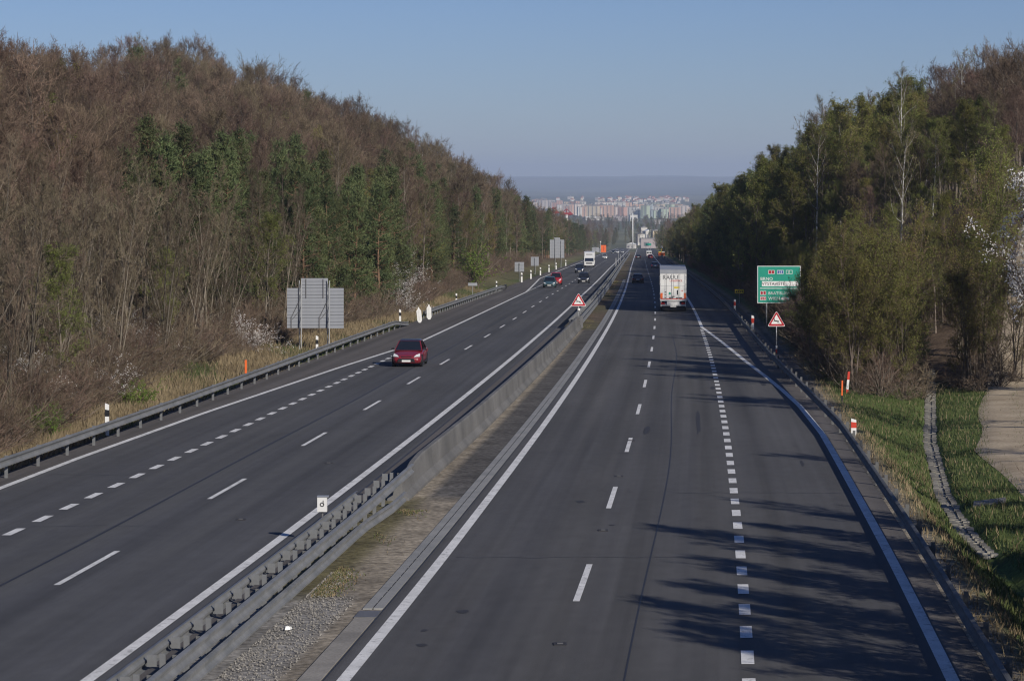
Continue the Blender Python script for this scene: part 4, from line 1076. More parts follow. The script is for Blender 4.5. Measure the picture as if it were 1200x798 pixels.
# tall white mast
o = empty('mast', ((741.5 - 600) / 2976 * 1750, 1750, gxy((741.5 - 600) / 2976 * 1750, 1750)), 0, 'tall slim white mast rising at the end of the median', 'mast')
b = MB(); b.tube([(0, 0, -1), (0, 0, 25)], [.42, .3], 8); b.build('shaft', M['white'], o, True)
b = MB(); b.box((0, 0, 25.1), (1.0, .7, .4)); b.build('lamp_head', M['grey'], o)
# green gantry sign over the far carriageway
o = empty('gantry_sign', P(3.2, 1500), 0, 'small green gantry sign far down the right carriageway', 'road sign')
b = MB(); b.box((0, 0, 3.6), (3.4, .2, 1.3)); b.build('board', M['green'], o)
for s in (-1, 1):
    b = MB(); b.tube([(s * 1.4, .2, -.5), (s * 1.4, .2, 4.2)], .12, 6); b.build('pole', M['pole'], o)
# red steelwork rising above the wooded ridge
for (px, pyt, pyb, d, w) in ((648.5, 243, 258, 1650, 7.5), (664, 245, 257, 1720, 8.5)):
    x = (px - 600) / 2976 * d; zt = CAMZ - (pyt - 212) / 2976 * d; zb = gxy(x, d)
    o = empty('red_steel_tower', (x, d, zb), 0, 'red steel head on a pale column above the wooded ridge, %s of two' % ('left' if px < 655 else 'right'), 'tower')
    b = MB(); b.tube([(0, 0, -1), (0, 0, zt - zb - 4)], .9, 8); b.build('column', M['white2'], o, True)
    b = MB(); H = zt - zb
    for s in (-1, 1):
        b.tube([(s * w / 2, 0, H - 3.6), (0, 0, H)], .25, 5); b.tube([(s * w / 2, 0, H - 3.6), (0, 0, H - 4.6)], .3, 5)
        b.tube([(s * w * .25, 0, H - 3.9), (s * w * .25, 0, H - 1.8)], .2, 5)
    b.tube([(-w / 2, 0, H - 3.6), (w / 2, 0, H - 3.6)], .32, 5); b.tube([(0, 0, H - 4.6), (0, 0, H)], .3, 5); b.box((0, 0, H - 3.2), (w * .8, 1, 1.4))
    b.build('steel_head', M['redsteel'], o)
# ------------------------------------------------------------------ plants
class TB:
    """gathers tubes and thin blades in numpy blocks"""
    def __init__(s): s.V = []; s.F3 = []; s.m3 = []; s.n = 0
    def tris(s, A, B, C, m):
        k = len(A); v = np.stack([A, B, C], 1).reshape(-1, 3)
        f = np.arange(k * 3).reshape(-1, 3) + s.n
        s.V.append(v); s.F3.append(f); s.m3.append(np.full(k, m)); s.n += k * 3
    def quads(s, A, B, C, D, m):
        k = len(A); v = np.stack([A, B, C, D], 1).reshape(-1, 3)
        q = np.arange(k * 4).reshape(-1, 4) + s.n
        f = np.concatenate([q[:, [0, 1, 2]], q[:, [0, 2, 3]]])
        s.V.append(v); s.F3.append(f); s.m3.append(np.full(2 * k, m)); s.n += k * 4
    def tube(s, pts, rad, n, m):
        pts = np.asarray(pts, float); k = len(pts)
        t = np.gradient(pts, axis=0); t /= np.linalg.norm(t, axis=1)[:, None] + 1e-9
        a = np.where(np.abs(t[:, 2:3]) < .8, np.array([[0, 0, 1.]]), np.array([[1., 0, 0]]))
        u = np.cross(t, a); u /= np.linalg.norm(u, axis=1)[:, None] + 1e-9; w = np.cross(t, u)
        an = np.arange(n) * 2 * np.pi / n; rad = np.asarray(rad)
        V = pts[:, None] + rad[:, None, None] * (np.cos(an)[None, :, None] * u[:, None] + np.sin(an)[None, :, None] * w[:, None])
        i, j = np.meshgrid(np.arange(k - 1), np.arange(n), indexing='ij'); i, j = i.ravel(), j.ravel(); j2 = (j + 1) % n
        a_, b_, c_, d_ = i * n + j, i * n + j2, (i + 1) * n + j2, (i + 1) * n + j
        f = np.concatenate([np.stack([a_, b_, c_], 1), np.stack([a_, c_, d_], 1)]) + s.n
        s.V.append(V.reshape(-1, 3)); s.F3.append(f); s.m3.append(np.full(len(f), m)); s.n += k * n
    def mesh(s, name, mats):
        V = np.concatenate(s.V); F = np.concatenate(s.F3); mi = np.concatenate(s.m3)
        me = bpy.data.meshes.new(name)
        me.vertices.add(len(V)); me.vertices.foreach_set('co', V.astype(np.float32).ravel())
        me.loops.add(len(F) * 3); me.loops.foreach_set('vertex_index', F.astype(np.int32).ravel())
        me.polygons.add(len(F)); me.polygons.foreach_set('loop_start', np.arange(0, len(F) * 3, 3, dtype=np.int32))
        for mt in mats: me.materials.append(mt)
        me.polygons.foreach_set('material_index', mi.astype(np.int32))
        me.update(calc_edges=True); me.validate()
        return me
def unit(v): return v / (np.linalg.norm(v, axis=-1, keepdims=True) + 1e-9)
def blades(tb, rs, p, dirs, ln, w, m):
    side = unit(np.cross(dirs, rs.normal(size=p.shape))) * (np.asarray(w).reshape(-1, 1) / 2)
    tb.tris(p - side, p + side, p + dirs * np.asarray(ln).reshape(-1, 1), m)
def leaves(tb, rs, p, size, m):
    a = unit(rs.normal(size=p.shape)); b_ = unit(np.cross(a, rs.normal(size=p.shape)))
    s_ = (size * rs.uniform(.6, 1.3, len(p)))[:, None]
    tb.quads(p - a * s_, p - b_ * s_ * .55, p + a * s_, p + b_ * s_ * .55, m)

def broad_tree(seed, H, cb, spread, up, n1, n2, n3, n4, trunk_r, tw=.03, lean=.05, leafn=0, leafs=.07, stems=1, wob=.25, mats=None, tl=1.0):
    """bare or leafing broadleaf tree; returns (trunk mesh, crown mesh)"""
    rs = np.random.RandomState(seed); tk, cr = TB(), TB()
    ends = []; edirs = []
    for sI in range(stems):
        h = H * (1 if sI == 0 else rs.uniform(.7, .97))
        az = rs.uniform(0, 6.28); ln = lean * rs.uniform(.4, 1.3) if stems == 1 else lean * rs.uniform(.8, 2)
        k = 9; z = np.linspace(0, 1, k)
        off = rs.normal(0, wob * .35, (k, 2)).cumsum(0) * z[:, None]
        pts = np.c_[np.cos(az) * ln * h * z ** 1.3 + off[:, 0] + (rs.uniform(-.25, .25) if stems > 1 else 0), np.sin(az) * ln * h * z ** 1.3 + off[:, 1] + (rs.uniform(-.25, .25) if stems > 1 else 0), z * h - .3 * (z == 0)]
        r0 = trunk_r * (1 if stems == 1 else rs.uniform(.55, .9))
        tk.tube(pts, r0 * (1 - z * .9) ** 1.0 * (1 + .5 * np.exp(-z * 14)), 6, 0)
        nb = max(4, int(n1 / stems)) if stems > 1 else n1
        for i in range(nb):
            u = cb + (1 - cb) * ((i + rs.uniform(0, 1)) / nb) ** .9; u = min(u, .99)
            p0 = np.array([np.interp(u, z, pts[:, j]) for j in range(3)])
            a = i * 2.4 + rs.uniform(-.5, .5)
            ff = (u - cb) / (1 - cb); shape = (.5 + .55 * math.sin(math.pi * (.15 + .7 * ff))) * (1 - .5 * ff ** 2.5)
            L1 = spread * shape * rs.uniform(.7, 1.25) * 1.35
            el = up + .35 * (u - cb) / (1 - cb) + rs.normal(0, .14)
            dv = np.array([np.cos(a) * np.cos(el), np.sin(a) * np.cos(el), np.sin(el)])
            q = [p0]; cur = dv.copy(); K = 5
            for s_ in range(K):
                cur = unit(cur + rs.normal(0, .16, 3) + np.array([0, 0, .08])); q.append(q[-1] + cur * L1 / K)
            q = np.array(q); r1 = r0 * .34 * (1 - u * .55)
            tk.tube(q, np.linspace(r1, r1 * .22, K + 1), 4, 0)
            for j in range(n2):
                v = .18 + .82 * (j + rs.uniform(0, 1)) / n2; v = min(v, .99)
                s0 = np.array([np.interp(v, np.linspace(0, 1, K + 1), q[:, c]) for c in range(3)])
                dd = unit(cur * .6 + dv * .4 + rs.normal(0, .55, 3) + np.array([0, 0, .22]))
                L2 = L1 * .42 * rs.uniform(.6, 1.3) * (1.1 - .5 * v)
                mid = s0 + dd * L2 * .5 + rs.normal(0, .05, 3) * L2; e = mid + unit(dd + rs.normal(0, .25, 3) + np.array([0, 0, .1])) * L2 * .5
                cr.tube(np.array([s0, mid, e]), np.array([r1 * .26 + .008, r1 * .16 + .006, .005]), 3, 0)
                ends.append(np.stack([s0, mid, e])); edirs.append(dd)
    E = np.array(ends); D = np.array(edirs); k = len(E)
    u = rs.uniform(.15, 1.0, (k, n3)); 
    p = np.where(u[..., None] < .5, E[:, None, 0] + (E[:, None, 1] - E[:, None, 0]) * (u[..., None] * 2), E[:, None, 1] + (E[:, None, 2] - E[:, None, 1]) * (u[..., None] * 2 - 1)).reshape(-1, 3)
    d3 = unit(np.repeat(D, n3, 0) * .8 + rs.normal(0, .5, (k * n3, 3)) + np.array([0, 0, .25]))
    l3 = rs.uniform(.5, 1.15, k * n3) * spread * .22 * tl
    blades(cr, rs, p, d3, l3, tw, 0)
    if n4:
        u4 = rs.uniform(.15, 1, (len(p), n4))
        p4 = (p[:, None] + d3[:, None] * (l3[:, None] * u4)[..., None]).reshape(-1, 3)
        d4 = unit(np.repeat(d3, n4, 0) * .8 + rs.normal(0, .5, p4.shape) + np.array([0, 0, .15])); l4 = rs.uniform(.4, 1.0, len(p4)) * spread * .11 * tl
        blades(cr, rs, p4, d4, l4, tw * .72, 0)
        tips = p4 + d4 * l4[:, None] * .8
    else: tips = p + d3 * l3[:, None] * .8
    if leafn:
        idx = rs.randint(0, len(tips), leafn)
        leaves(cr, rs, tips[idx] + rs.normal(0, .08, (leafn, 3)), leafs, 1)
    mats = mats or [M['bark'], M['twig']]
    return tk.mesh('trunk', [mats[0]]), cr.mesh('crown', [mats[1]] + ([mats[2]] if leafn else []))

def pine_tree(seed, H, cb, spread, n_wh, per, clump, dense, mats, droop=.0, nl=.26):
    rs = np.random.RandomState(seed); tk, cr = TB(), TB()
    z = np.linspace(0, 1, 8); off = rs.normal(0, .06, (8, 2)).cumsum(0)
    pts = np.c_[off, z * H - .3 * (z == 0)]
    tk.tube(pts, .16 * H / 12 * (1 - z * .92), 6, 0)
    cen = []
    for i in range(n_wh):
        u = cb + (1 - cb) * (i + .5) / n_wh
        f = (u - cb) / (1 - cb)
        rad = spread * ((1 - f) ** .75 * .95 + .08) * (0.55 + .45 * min(1, f * 5 + .2))
        for j in range(per):
            if rs.rand() < .12: continue
            a = rs.uniform(0, 6.28); el = .1 + .45 * f - droop + rs.normal(0, .12); L1 = rad * rs.uniform(.55, 1.2)
            p0 = np.array([np.interp(u, z, pts[:, c]) for c in range(3)]) + np.array([0, 0, rs.uniform(-.2, .2)])
            dv = np.array([np.cos(a) * np.cos(el), np.sin(a) * np.cos(el), np.sin(el)])
            mid = p0 + dv * L1 * .55; e = mid + unit(dv + np.array([0, 0, .3])) * L1 * .45
            tk.tube(np.array([p0, mid, e]), np.array([.045, .03, .012]) * H / 12, 4, 0)
            nc = max(2, int(L1 / .42))
            for c in range(nc):
                v = .3 + .7 * (c + rs.rand()) / nc
                base = p0 + (e - p0) * v + rs.normal(0, .16, 3)
                cen.append((base, dv))
    for c in range(4): cen.append((np.array([off[-1, 0], off[-1, 1], H - c * .3]), np.array([0, 0, 1.])))
    B = np.array([c[0] for c in cen]); D = np.array([c[1] for c in cen]); k = len(B)
    p = np.repeat(B, dense, 0) + rs.normal(0, clump, (k * dense, 3)) * np.array([1, 1, .7])
    dd = unit(np.repeat(D, dense, 0) * .6 + rs.normal(0, .6, p.shape) + np.array([0, 0, .35]))
    blades(cr, rs, p, dd, rs.uniform(.6, 1.3, len(p)) * nl, .075, 0)
    return tk.mesh('trunk', [mats[0]]), cr.mesh('crown', [mats[1]])

def shrub(seed, H, spread, n1, n2, n3, tw, mats, leafn=0, leafs=.05, up=1.0):
    """many-stemmed bush"""
    rs = np.random.RandomState(seed); tk, cr = TB(), TB(); P_, D_, L_ = [], [], []
    for i in range(n1):
        a = rs.uniform(0, 6.28); el = up + rs.normal(0, .3); L1 = H * rs.uniform(.65, 1.15)
        el = min(max(el, .3), 1.5)
        dv = np.array([np.cos(a) * np.cos(el), np.sin(a) * np.cos(el), np.sin(el)]); q = [np.array([rs.normal(0, .18 * spread), rs.normal(0, .18 * spread), -.15])]
        cur = dv
        for s_ in range(5): cur = unit(cur + rs.normal(0, .15, 3)); q.append(q[-1] + cur * L1 / 5)
        q = np.array(q); tk.tube(q, np.linspace(.035, .008, 6) * (H / 3) ** .5, 4, 0)
        for j in range(n2):
            v = .2 + .8 * rs.rand(); s0 = np.array([np.interp(v, np.linspace(0, 1, 6), q[:, c]) for c in range(3)])
            dd = unit(cur + rs.normal(0, .6, 3)); P_.append(s0); D_.append(dd); L_.append(L1 * .33 * rs.uniform(.5, 1.2))
    P_, D_, L_ = np.array(P_), np.array(D_), np.array(L_)
    blades(cr, rs, P_, D_, L_, tw * 1.5, 0)
    u = rs.uniform(.1, 1, (len(P_), n3)); p = (P_[:, None] + D_[:, None] * (L_[:, None] * u)[..., None]).reshape(-1, 3)
    d = unit(np.repeat(D_, n3, 0) + rs.normal(0, .6, p.shape)); l = np.repeat(L_, n3) * rs.uniform(.25, .6, len(p))
    blades(cr, rs, p, d, l, tw, 0)
    if leafn:
        i = rs.randint(0, len(p), leafn); leaves(cr, rs, p[i] + d[i] * (l[i] * rs.uniform(0, 1, leafn))[:, None] + rs.normal(0, .03, (leafn, 3)), leafs, 1)
    return tk.mesh('stems', [mats[0]]), cr.mesh('twigs', [mats[1]] + ([mats[2]] if leafn else []))

KIND = {}
KIND['bare'] = [broad_tree(100 + i, [11.5, 13, 12, 10.5, 12.5][i], [.28, .34, .3, .22, .4][i], [2.6, 2.9, 2.3, 2.5, 2.7][i], .78, 21, 9, 6, 5, .13, .031) for i in range(5)]
KIND['thin'] = [broad_tree(140 + i, [9.5, 8.5, 10.5, 9][i], [.12, .1, .18, .14][i], [1.6, 1.4, 1.8, 1.5][i], .8, 20, 7, 6, 4, .075, .024, lean=[.16, .2, .1, .22][i], stems=[2, 3, 1, 3][i], mats=[M['barkgrey'], M['twiggrey']]) for i in range(4)]
KIND['pine'] = [pine_tree(170 + i, [11.5, 12.5, 10.5][i], [.1, .16, .06][i], [2.4, 2.6, 2.3][i], 17, 7, .2, 26, [M['pinebark'], M['needle']]) for i in range(3)]
KIND['leafing'] = [broad_tree(200 + i, [11, 12, 9.5, 10.5][i], [.2, .26, .15, .22][i], [2.6, 2.5, 2.6, 2.3][i], .75, 20, 8, 6, 4, .13, .026, leafn=[15000, 12000, 15000, 9000][i], leafs=.056, mats=[M['bark'], M['twig'], M['leaf']]) for i in range(4)]
KIND['birch'] = [broad_tree(230 + i, [14, 13][i], .3, 2.2, .8, 18, 7, 6, 4, .12, .024, leafn=900, leafs=.05, mats=[M['birch'], M['twiggrey'], M['leaf']]) for i in range(2)]
KIND['oak'] = [broad_tree(250 + i, [13, 12][i], .3, [4.4, 4.0][i], .55, 17, 9, 6, 4, .2, .036, wob=.5, lean=.08) for i in range(2)]
KIND['brush'] = [shrub(300 + i, [2.6, 3.2, 2.2][i], 1.0, 22, 9, 6, .018, [M['bark'], M['twig']], up=1.05) for i in range(3)]
KIND['greenbush'] = [shrub(320 + i, [2.2, 2.8][i], 1.0, 22, 9, 5, .016, [M['bark'], M['twig'], M['leafy']], leafn=4200, leafs=.055, up=1.0) for i in range(2)]
KIND['olivebush'] = [broad_tree(330 + i, [7.6, 8.2, 7.0][i], .07, [1.75, 1.9, 1.8][i], .8, 48, 7, 6, 4, .07, .017, lean=.1, leafn=[14000, 10000, 13000][i], leafs=.042, stems=5, mats=[M['bark'], M['twig'], M['leaf']]) for i in range(3)]
KIND['blossom'] = [shrub(340 + i, [2.6, 3.2][i], 1.2, 22, 10, 5, .016, [M['bark'], M['twig'], M['blossom']], leafn=6000, leafs=.03, up=.95) for i in range(2)]
KIND['cherry'] = [broad_tree(360, 9.5, .3, 3.2, .5, 22, 10, 7, 3, .16, .026, leafn=20000, leafs=.052, mats=[M['bark'], M['twig'], M['blossom']])]
NAMES = {'bare': ('bare_tree', 'tree'), 'thin': ('slender_tree', 'tree'), 'pine': ('pine_tree', 'tree'), 'leafing': ('leafing_tree', 'tree'), 'birch': ('birch_tree', 'tree'), 'oak': ('bare_oak_tree', 'tree'),
         'brush': ('bare_shrub', 'shrub'), 'greenbush': ('green_bush', 'bush'), 'olivebush': ('budding_bush', 'bush'), 'blossom': ('blossoming_shrub', 'shrub'), 'cherry': ('blossoming_tree', 'tree')}
def plant(kind, x, d, s, rz, var, label, group=None, tilt=0.0, z=None):
    nm, cat = NAMES[kind]
    o = empty(nm, (x, d, (height(x - ax(d), d) if z is None else z) - .05), rz, label, cat, group)
    o.rotation_euler = (0, tilt, rz); o.scale = (s * rnd.uniform(.92, 1.08), s * rnd.uniform(.92, 1.08), s)
    a, b_ = KIND[kind][var % len(KIND[kind])]
    link(a.name.split('.')[0], a, o); link(b_.name.split('.')[0], b_, o)
    return o

# ---- scatter the woods
tr_ = random.Random(21)
grid = {}
def free(x, d, r):
    c = 6.0; i, j = int(x // c), int(d // c)
    for a in range(i - 1, i + 2):
        for b_ in range(j - 1, j + 2):
            for (px, pd, pr) in grid.get((a, b_), ()):
                if (px - x) ** 2 + (pd - d) ** 2 < (min(r, pr)) ** 2: return False
    return True
def occupy(x, d, r): grid.setdefault((int(x // 6.0), int(d // 6.0)), []).append((x, d, r))
def patch(t, d, s=1.0): return math.sin(d * .031 * s + 1.7) * math.cos(t * .13 * s + d * .017) + .6 * math.sin(d * .083 + t * .21)
spots = []
def seed_wood(n, tl0, tl1, d0, d1, rule, margin=.208):
    for _ in range(n):
        u = tr_.random(); d = d0 * (d1 / d0) ** u if d0 > 0 else tr_.uniform(d0, d1)
        t = tr_.uniform(tl0, tl1); x = ax(d) + t
        if abs(x) > margin * d + 3: continue
        k = rule(t, d)
        if k is None: continue
        kind, r, s = k
        if free(x, d, r): occupy(x, d, r); spots.append((kind, x, d, t, s * tr_.uniform(.82, 1.16)))
def rule_left(t, d):
    a = -t
    edge = T(d, [80, 100, 125, 150, 190, 230, 300, 420, 1300], [22.6, 23.4, 25.6, 25.8, 25.6, 24.2, 25.6, 26.5, 27])
    if a < edge: return None
    r = (2.3 if d < 200 else (2.7 if d < 420 else 4.0)) * tr_.uniform(.9, 1.5)
    s = 1.0 * T(d, [80, 130, 200, 700, 1200], [.82, .9, 1.0, 1.0, .85])
    q = patch(t, d) + tr_.uniform(-.5, .5)
    if d < 190 and a < edge + T(d, [140, 160, 190], [6, 3.5, 1.5]): return ('leafing', 1.9, s * .62) if tr_.random() < .13 else ('thin', 1.7, s * 1.02)
    if d < 260:
        if 28 < a < 41 and 138 < d and q > .1: return ('pine', r, s * .95)
        if a < 34 and d > 160 and q > -.25: return ('pine', r * .9, s * .92)
        if q < -1.0 and a > 30: return ('leafing', r, s * .9)
        return ('oak', r, s * .85) if tr_.random() < .08 else ('bare', r, s)
    if a < 35 + 4 * math.sin(d * .02): 
        if q > -.3: return ('pine', r, s)
        return ('leafing', r, s * .8) if q < -.9 else ('bare', r, s * .95)
    if q > 1.05: return ('pine', r, s)
    if q < -1.2: return ('leafing', r, s * .9)
    return ('oak', r * 1.15, s * .95) if tr_.random() < .12 else ('bare', r, s)
def rule_right(t, d):
    if d < 150:
        tl = trackl(d)
        if t < tl + 13 or tr_.random() < .6: return None
    elif trackl(d) - 1.2 < t < trackl(d) + 4.3 and d < 185: return None
    if 174 <= d < 200 and t < 25: return None
    if 150 <= d < 174 and 13.5 < t < 23 and not (trackl(d) - 1.2 < t < trackl(d) + 4.3 and d < 185): return ('leafing', 2.3, .42)
    if 200 <= d < 238 and 11 < t < 15: return ('leafing', 2.3, .38)
    if d >= 150 and t < T(d, [150, 198, 200, 238, 246, 1200], [23, 23, 15.5, 15.0, 9.8, 9.6]): return None
    r = 2.4 if d < 260 else (2.8 if d < 420 else 4.0)
    q = patch(t + 40, d + 90) + tr_.uniform(-.5, .5)
    s = T(d, [80, 150, 200, 235, 260, 320, 380, 1000], [.8, .72, .85, .95, 1.12, 1.12, 1.02, 1.02])
    if d < 238: s *= T(t, [10, 14, 24, 27], [.55, .7, .74, 1.0])
    s *= .87
    if t > 27 and d < 420: return ('bare', r, s * .92) if q < .9 else ('oak', r, s * .95)
    if d > 330: return ('pine', r, s * 1.02) if q > .1 else (('leafing', r, s) if q > -1.1 else ('bare', r, s))
    if q > .75: return ('pine', r, s)
    if q < -1.1: return ('bare', r, s)
    return ('leafing', r, s) if tr_.random() < .9 else ('birch', r, s)
seed_wood(13000, -72, -22.5, 82, 1350, rule_left)
seed_wood(10000, 9.6, 66, 84, 1000, rule_right)
# trees just right of the frame; only their shadows reach the road
for (t, d, s, kd) in ((12.6, 43.0, .68, 'leafing'), (13.2, 39.5, .68, 'leafing'), (13.4, 55.5, .72, 'leafing'), (12.7, 50.5, .62, 'leafing'), (13.8, 45.5, .72, 'leafing'), (15.5, 62, .7, 'bare'), (19.8, 74, .8, 'bare'), (23.2, 84, .8, 'bare'), (22.0, 120, .85, 'bare'), (24.2, 123, .9, 'leafing'), (26.2, 119, .9, 'bare'), (23.6, 127.5, .9, 'leafing'), (21.6, 125, .75, 'leafing'), (27, 125, .9, 'bare'), (16.6, 60, .6, 'pine'), (18, 66, .6, 'pine'), (19.0, 71, .6, 'pine'), (16.2, 54, .55, 'pine')):
    spots.append((kd, ax(d) + t, d, t, s))
# hand-set plants of the foreground and landmarks
def zone(kind, x, d, t):
    if t < 0:
        if d < 200: return 'near the left guardrail' if -t < 31 else 'on the near left hillside'
        if d < 330: return 'low on the left slope behind the sign back' if -t < 36 else 'high on the left hillside towards the skyline'
        return 'low on the far left slope beside the motorway' if -t < 38 else 'on the far left ridge'
    if d < 150: return 'beside the dirt track'
    if d < 330: return 'on the lower right slope behind the guardrail' if t < 22 else 'high on the right hillside'
    return 'in the dark wood along the far right guardrail'
LOOK = {'bare': 'bare brown broadleaf tree', 'thin': 'slender leaning bare tree with pale stems', 'pine': 'dark green pine tree', 'leafing': 'tree with thin young olive leaves', 'birch': 'white-stemmed birch tree', 'oak': 'wide-crowned bare dark tree'}
CAP = {'bare': 285, 'thin': 220, 'pine': 240, 'leafing': 220, 'birch': 40, 'oak': 40}
rest = []
for kd in CAP:
    lst = sorted([s for s in spots if s[0] == kd], key=lambda s: s[2] / s[4])
    for i, (k, x, d, t, s) in enumerate(lst):
        if i < CAP[kd] and d < 900:
            zn = zone(k, x, d, t)
            plant(k, x, d, s, tr_.uniform(0, 6.28), tr_.randrange(5), LOOK[k] + ' ' + zn, 'all alike: ' + LOOK[k] + ' ' + zn, tr_.uniform(-.03, .05))
        else: rest.append((k, x, d, s))
print('trees', {k: len([s for s in spots if s[0] == k]) for k in CAP}, 'rest', len(rest))

# the remaining mass of trees: one object per wood, instanced
proto_col = bpy.data.collections.new('tree_stock')
order = []
for kd in ('bare', 'thin', 'pine', 'leafing', 'birch', 'oak', 'brush'):
    for a, b_ in KIND[kd]:
        order.append(kd)
        nm = 'stock_%03d' % len(order)
        ba, bb = len(a.vertices), len(b_.vertices)
        me = bpy.data.meshes.new(nm)
        va = np.empty(ba * 3, np.float32); a.vertices.foreach_get('co', va); vb = np.empty(bb * 3, np.float32); b_.vertices.foreach_get('co', vb)
        la = np.empty(len(a.loops), np.int32); a.loops.foreach_get('vertex_index', la); lb = np.empty(len(b_.loops), np.int32); b_.loops.foreach_get('vertex_index', lb)
        me.vertices.add(ba + bb); me.vertices.foreach_set('co', np.concatenate([va, vb]))
        me.loops.add(len(la) + len(lb)); me.loops.foreach_set('vertex_index', np.concatenate([la, lb + ba]))
        npol = len(a.polygons) + len(b_.polygons); ls = np.empty(npol, np.int32)
        # trunk meshes are all triangles, as crowns
        me.polygons.add(npol); me.polygons.foreach_set('loop_start', np.arange(0, npol * 3, 3, dtype=np.int32))
        mb_ = np.empty(len(b_.polygons), np.int32); b_.polygons.foreach_get('material_index', mb_)
        me.materials.append(a.materials[0])
        for mt in b_.materials: me.materials.append(mt)
        me.polygons.foreach_set('material_index', np.concatenate([np.zeros(len(a.polygons), np.int32), mb_ + 1])); me.update(calc_edges=True)
        ob = bpy.data.objects.new(nm, me); proto_col.objects.link(ob)
def wood_tree():
    ng = bpy.data.node_groups.new('plant_woodland', 'GeometryNodeTree')
    ng.interface.new_socket('Geometry', in_out='INPUT', socket_type='NodeSocketGeometry'); ng.interface.new_socket('Geometry', in_out='OUTPUT', socket_type='NodeSocketGeometry')
    N, L = ng.nodes, ng.links
    gi, go = N.new('NodeGroupInput'), N.new('NodeGroupOutput')
    ci = N.new('GeometryNodeCollectionInfo'); ci.inputs['Collection'].default_value = proto_col; ci.inputs['Separate Children'].default_value = True; ci.inputs['Reset Children'].default_value = True
    ip = N.new('GeometryNodeInstanceOnPoints'); ip.inputs['Pick Instance'].default_value = True
    def attr(nm, ty):
        a = N.new('GeometryNodeInputNamedAttribute'); a.data_type = ty; a.inputs['Name'].default_value = nm; return a.outputs[0]
    L.new(gi.outputs[0], ip.inputs['Points']); L.new(ci.outputs[0], ip.inputs['Instance']); L.new(attr('pick', 'INT'), ip.inputs['Instance Index'])
    cx = N.new('ShaderNodeCombineXYZ'); L.new(attr('turn', 'FLOAT'), cx.inputs[2]); 
    e2r = N.new('FunctionNodeEulerToRotation'); L.new(cx.outputs[0], e2r.inputs[0]); L.new(e2r.outputs[0], ip.inputs['Rotation'])
    L.new(attr('size', 'FLOAT'), ip.inputs['Scale']); L.new(ip.outputs[0], go.inputs[0])
    return ng
NG = wood_tree()
def woodland(name, pts, label, cat):
    me = bpy.data.meshes.new(name); me.from_pydata([(x, d, z) for (_, x, d, z, s) in pts], [], [])
    for nm, ty, vals in (('pick', 'INT', [tr_.choice([i for i, o in enumerate(order) if o == k]) for (k, *_r) in pts]), ('turn', 'FLOAT', [tr_.uniform(0, 6.28) for _ in pts]), ('size', 'FLOAT', [p[4] for p in pts])):
        a = me.attributes.new(nm, ty, 'POINT'); a.data.foreach_set('value', np.array(vals, dtype=np.int32 if ty == 'INT' else np.float32))
    o = link(name, me); md = o.modifiers.new('plants', 'NODES'); md.node_group = NG
    tag(o, label, cat, None, 'stuff'); return o
woodland('woodland', [(k, x, d, height(x - ax(d), d) - .1, s) for (k, x, d, s) in rest if x - ax(d) < 0], 'mass of mixed trees covering the far left ridge', 'woodland')
woodland('woodland', [(k, x, d, height(x - ax(d), d) - .1, s) for (k, x, d, s) in rest if x - ax(d) > 0], 'mass of dark mixed trees along the far right road edge', 'woodland')
vp = []
for _ in range(1500):
    d = 1050 * (4500 / 1050) ** tr_.random(); px = tr_.uniform(560, 830); x = (px - 600) / 2976 * d
    t = x - ax(d)
    if d < 1960 and -23 < t < 9: continue
    if d < 1450 and t < 0 and t > -60: continue
    if tr_.random() < .25: continue
    vp.append((tr_.choice(['bare', 'bare', 'leafing', 'pine', 'oak']), x, d, gxy(x, d) - .2, tr_.uniform(.6, 1.1)))
woodland('woodland', vp, 'scattered trees filling the hazy valley below the town', 'woodland')
# undergrowth along the wood edges
up = []
for _ in range(4200):
    d = 82 * (620 / 82) ** tr_.random()
    if tr_.random() < .62:
        e = T(d, [80, 100, 125, 150, 190, 230, 300, 420, 1300], [21.9, 22.6, 24.8, 25.0, 24.6, 23.2, 24.4, 25.4, 26]); t = -e - abs(tr_.gauss(0, 5.5))
    else:
        if d < 150: continue
        t = 9.9 + abs(tr_.gauss(0, 4)); 
        if trackl(d) - 1 < t < trackl(d) + 4 and d < 185: continue
    x = ax(d) + t
    if abs(x) > .21 * d + 2: continue
    up.append(('brush', x, d, height(t, d) - .05, tr_.uniform(.35, .95)))
woodland('undergrowth', up, 'tangled brown undergrowth along the edges of the woods', 'undergrowth')
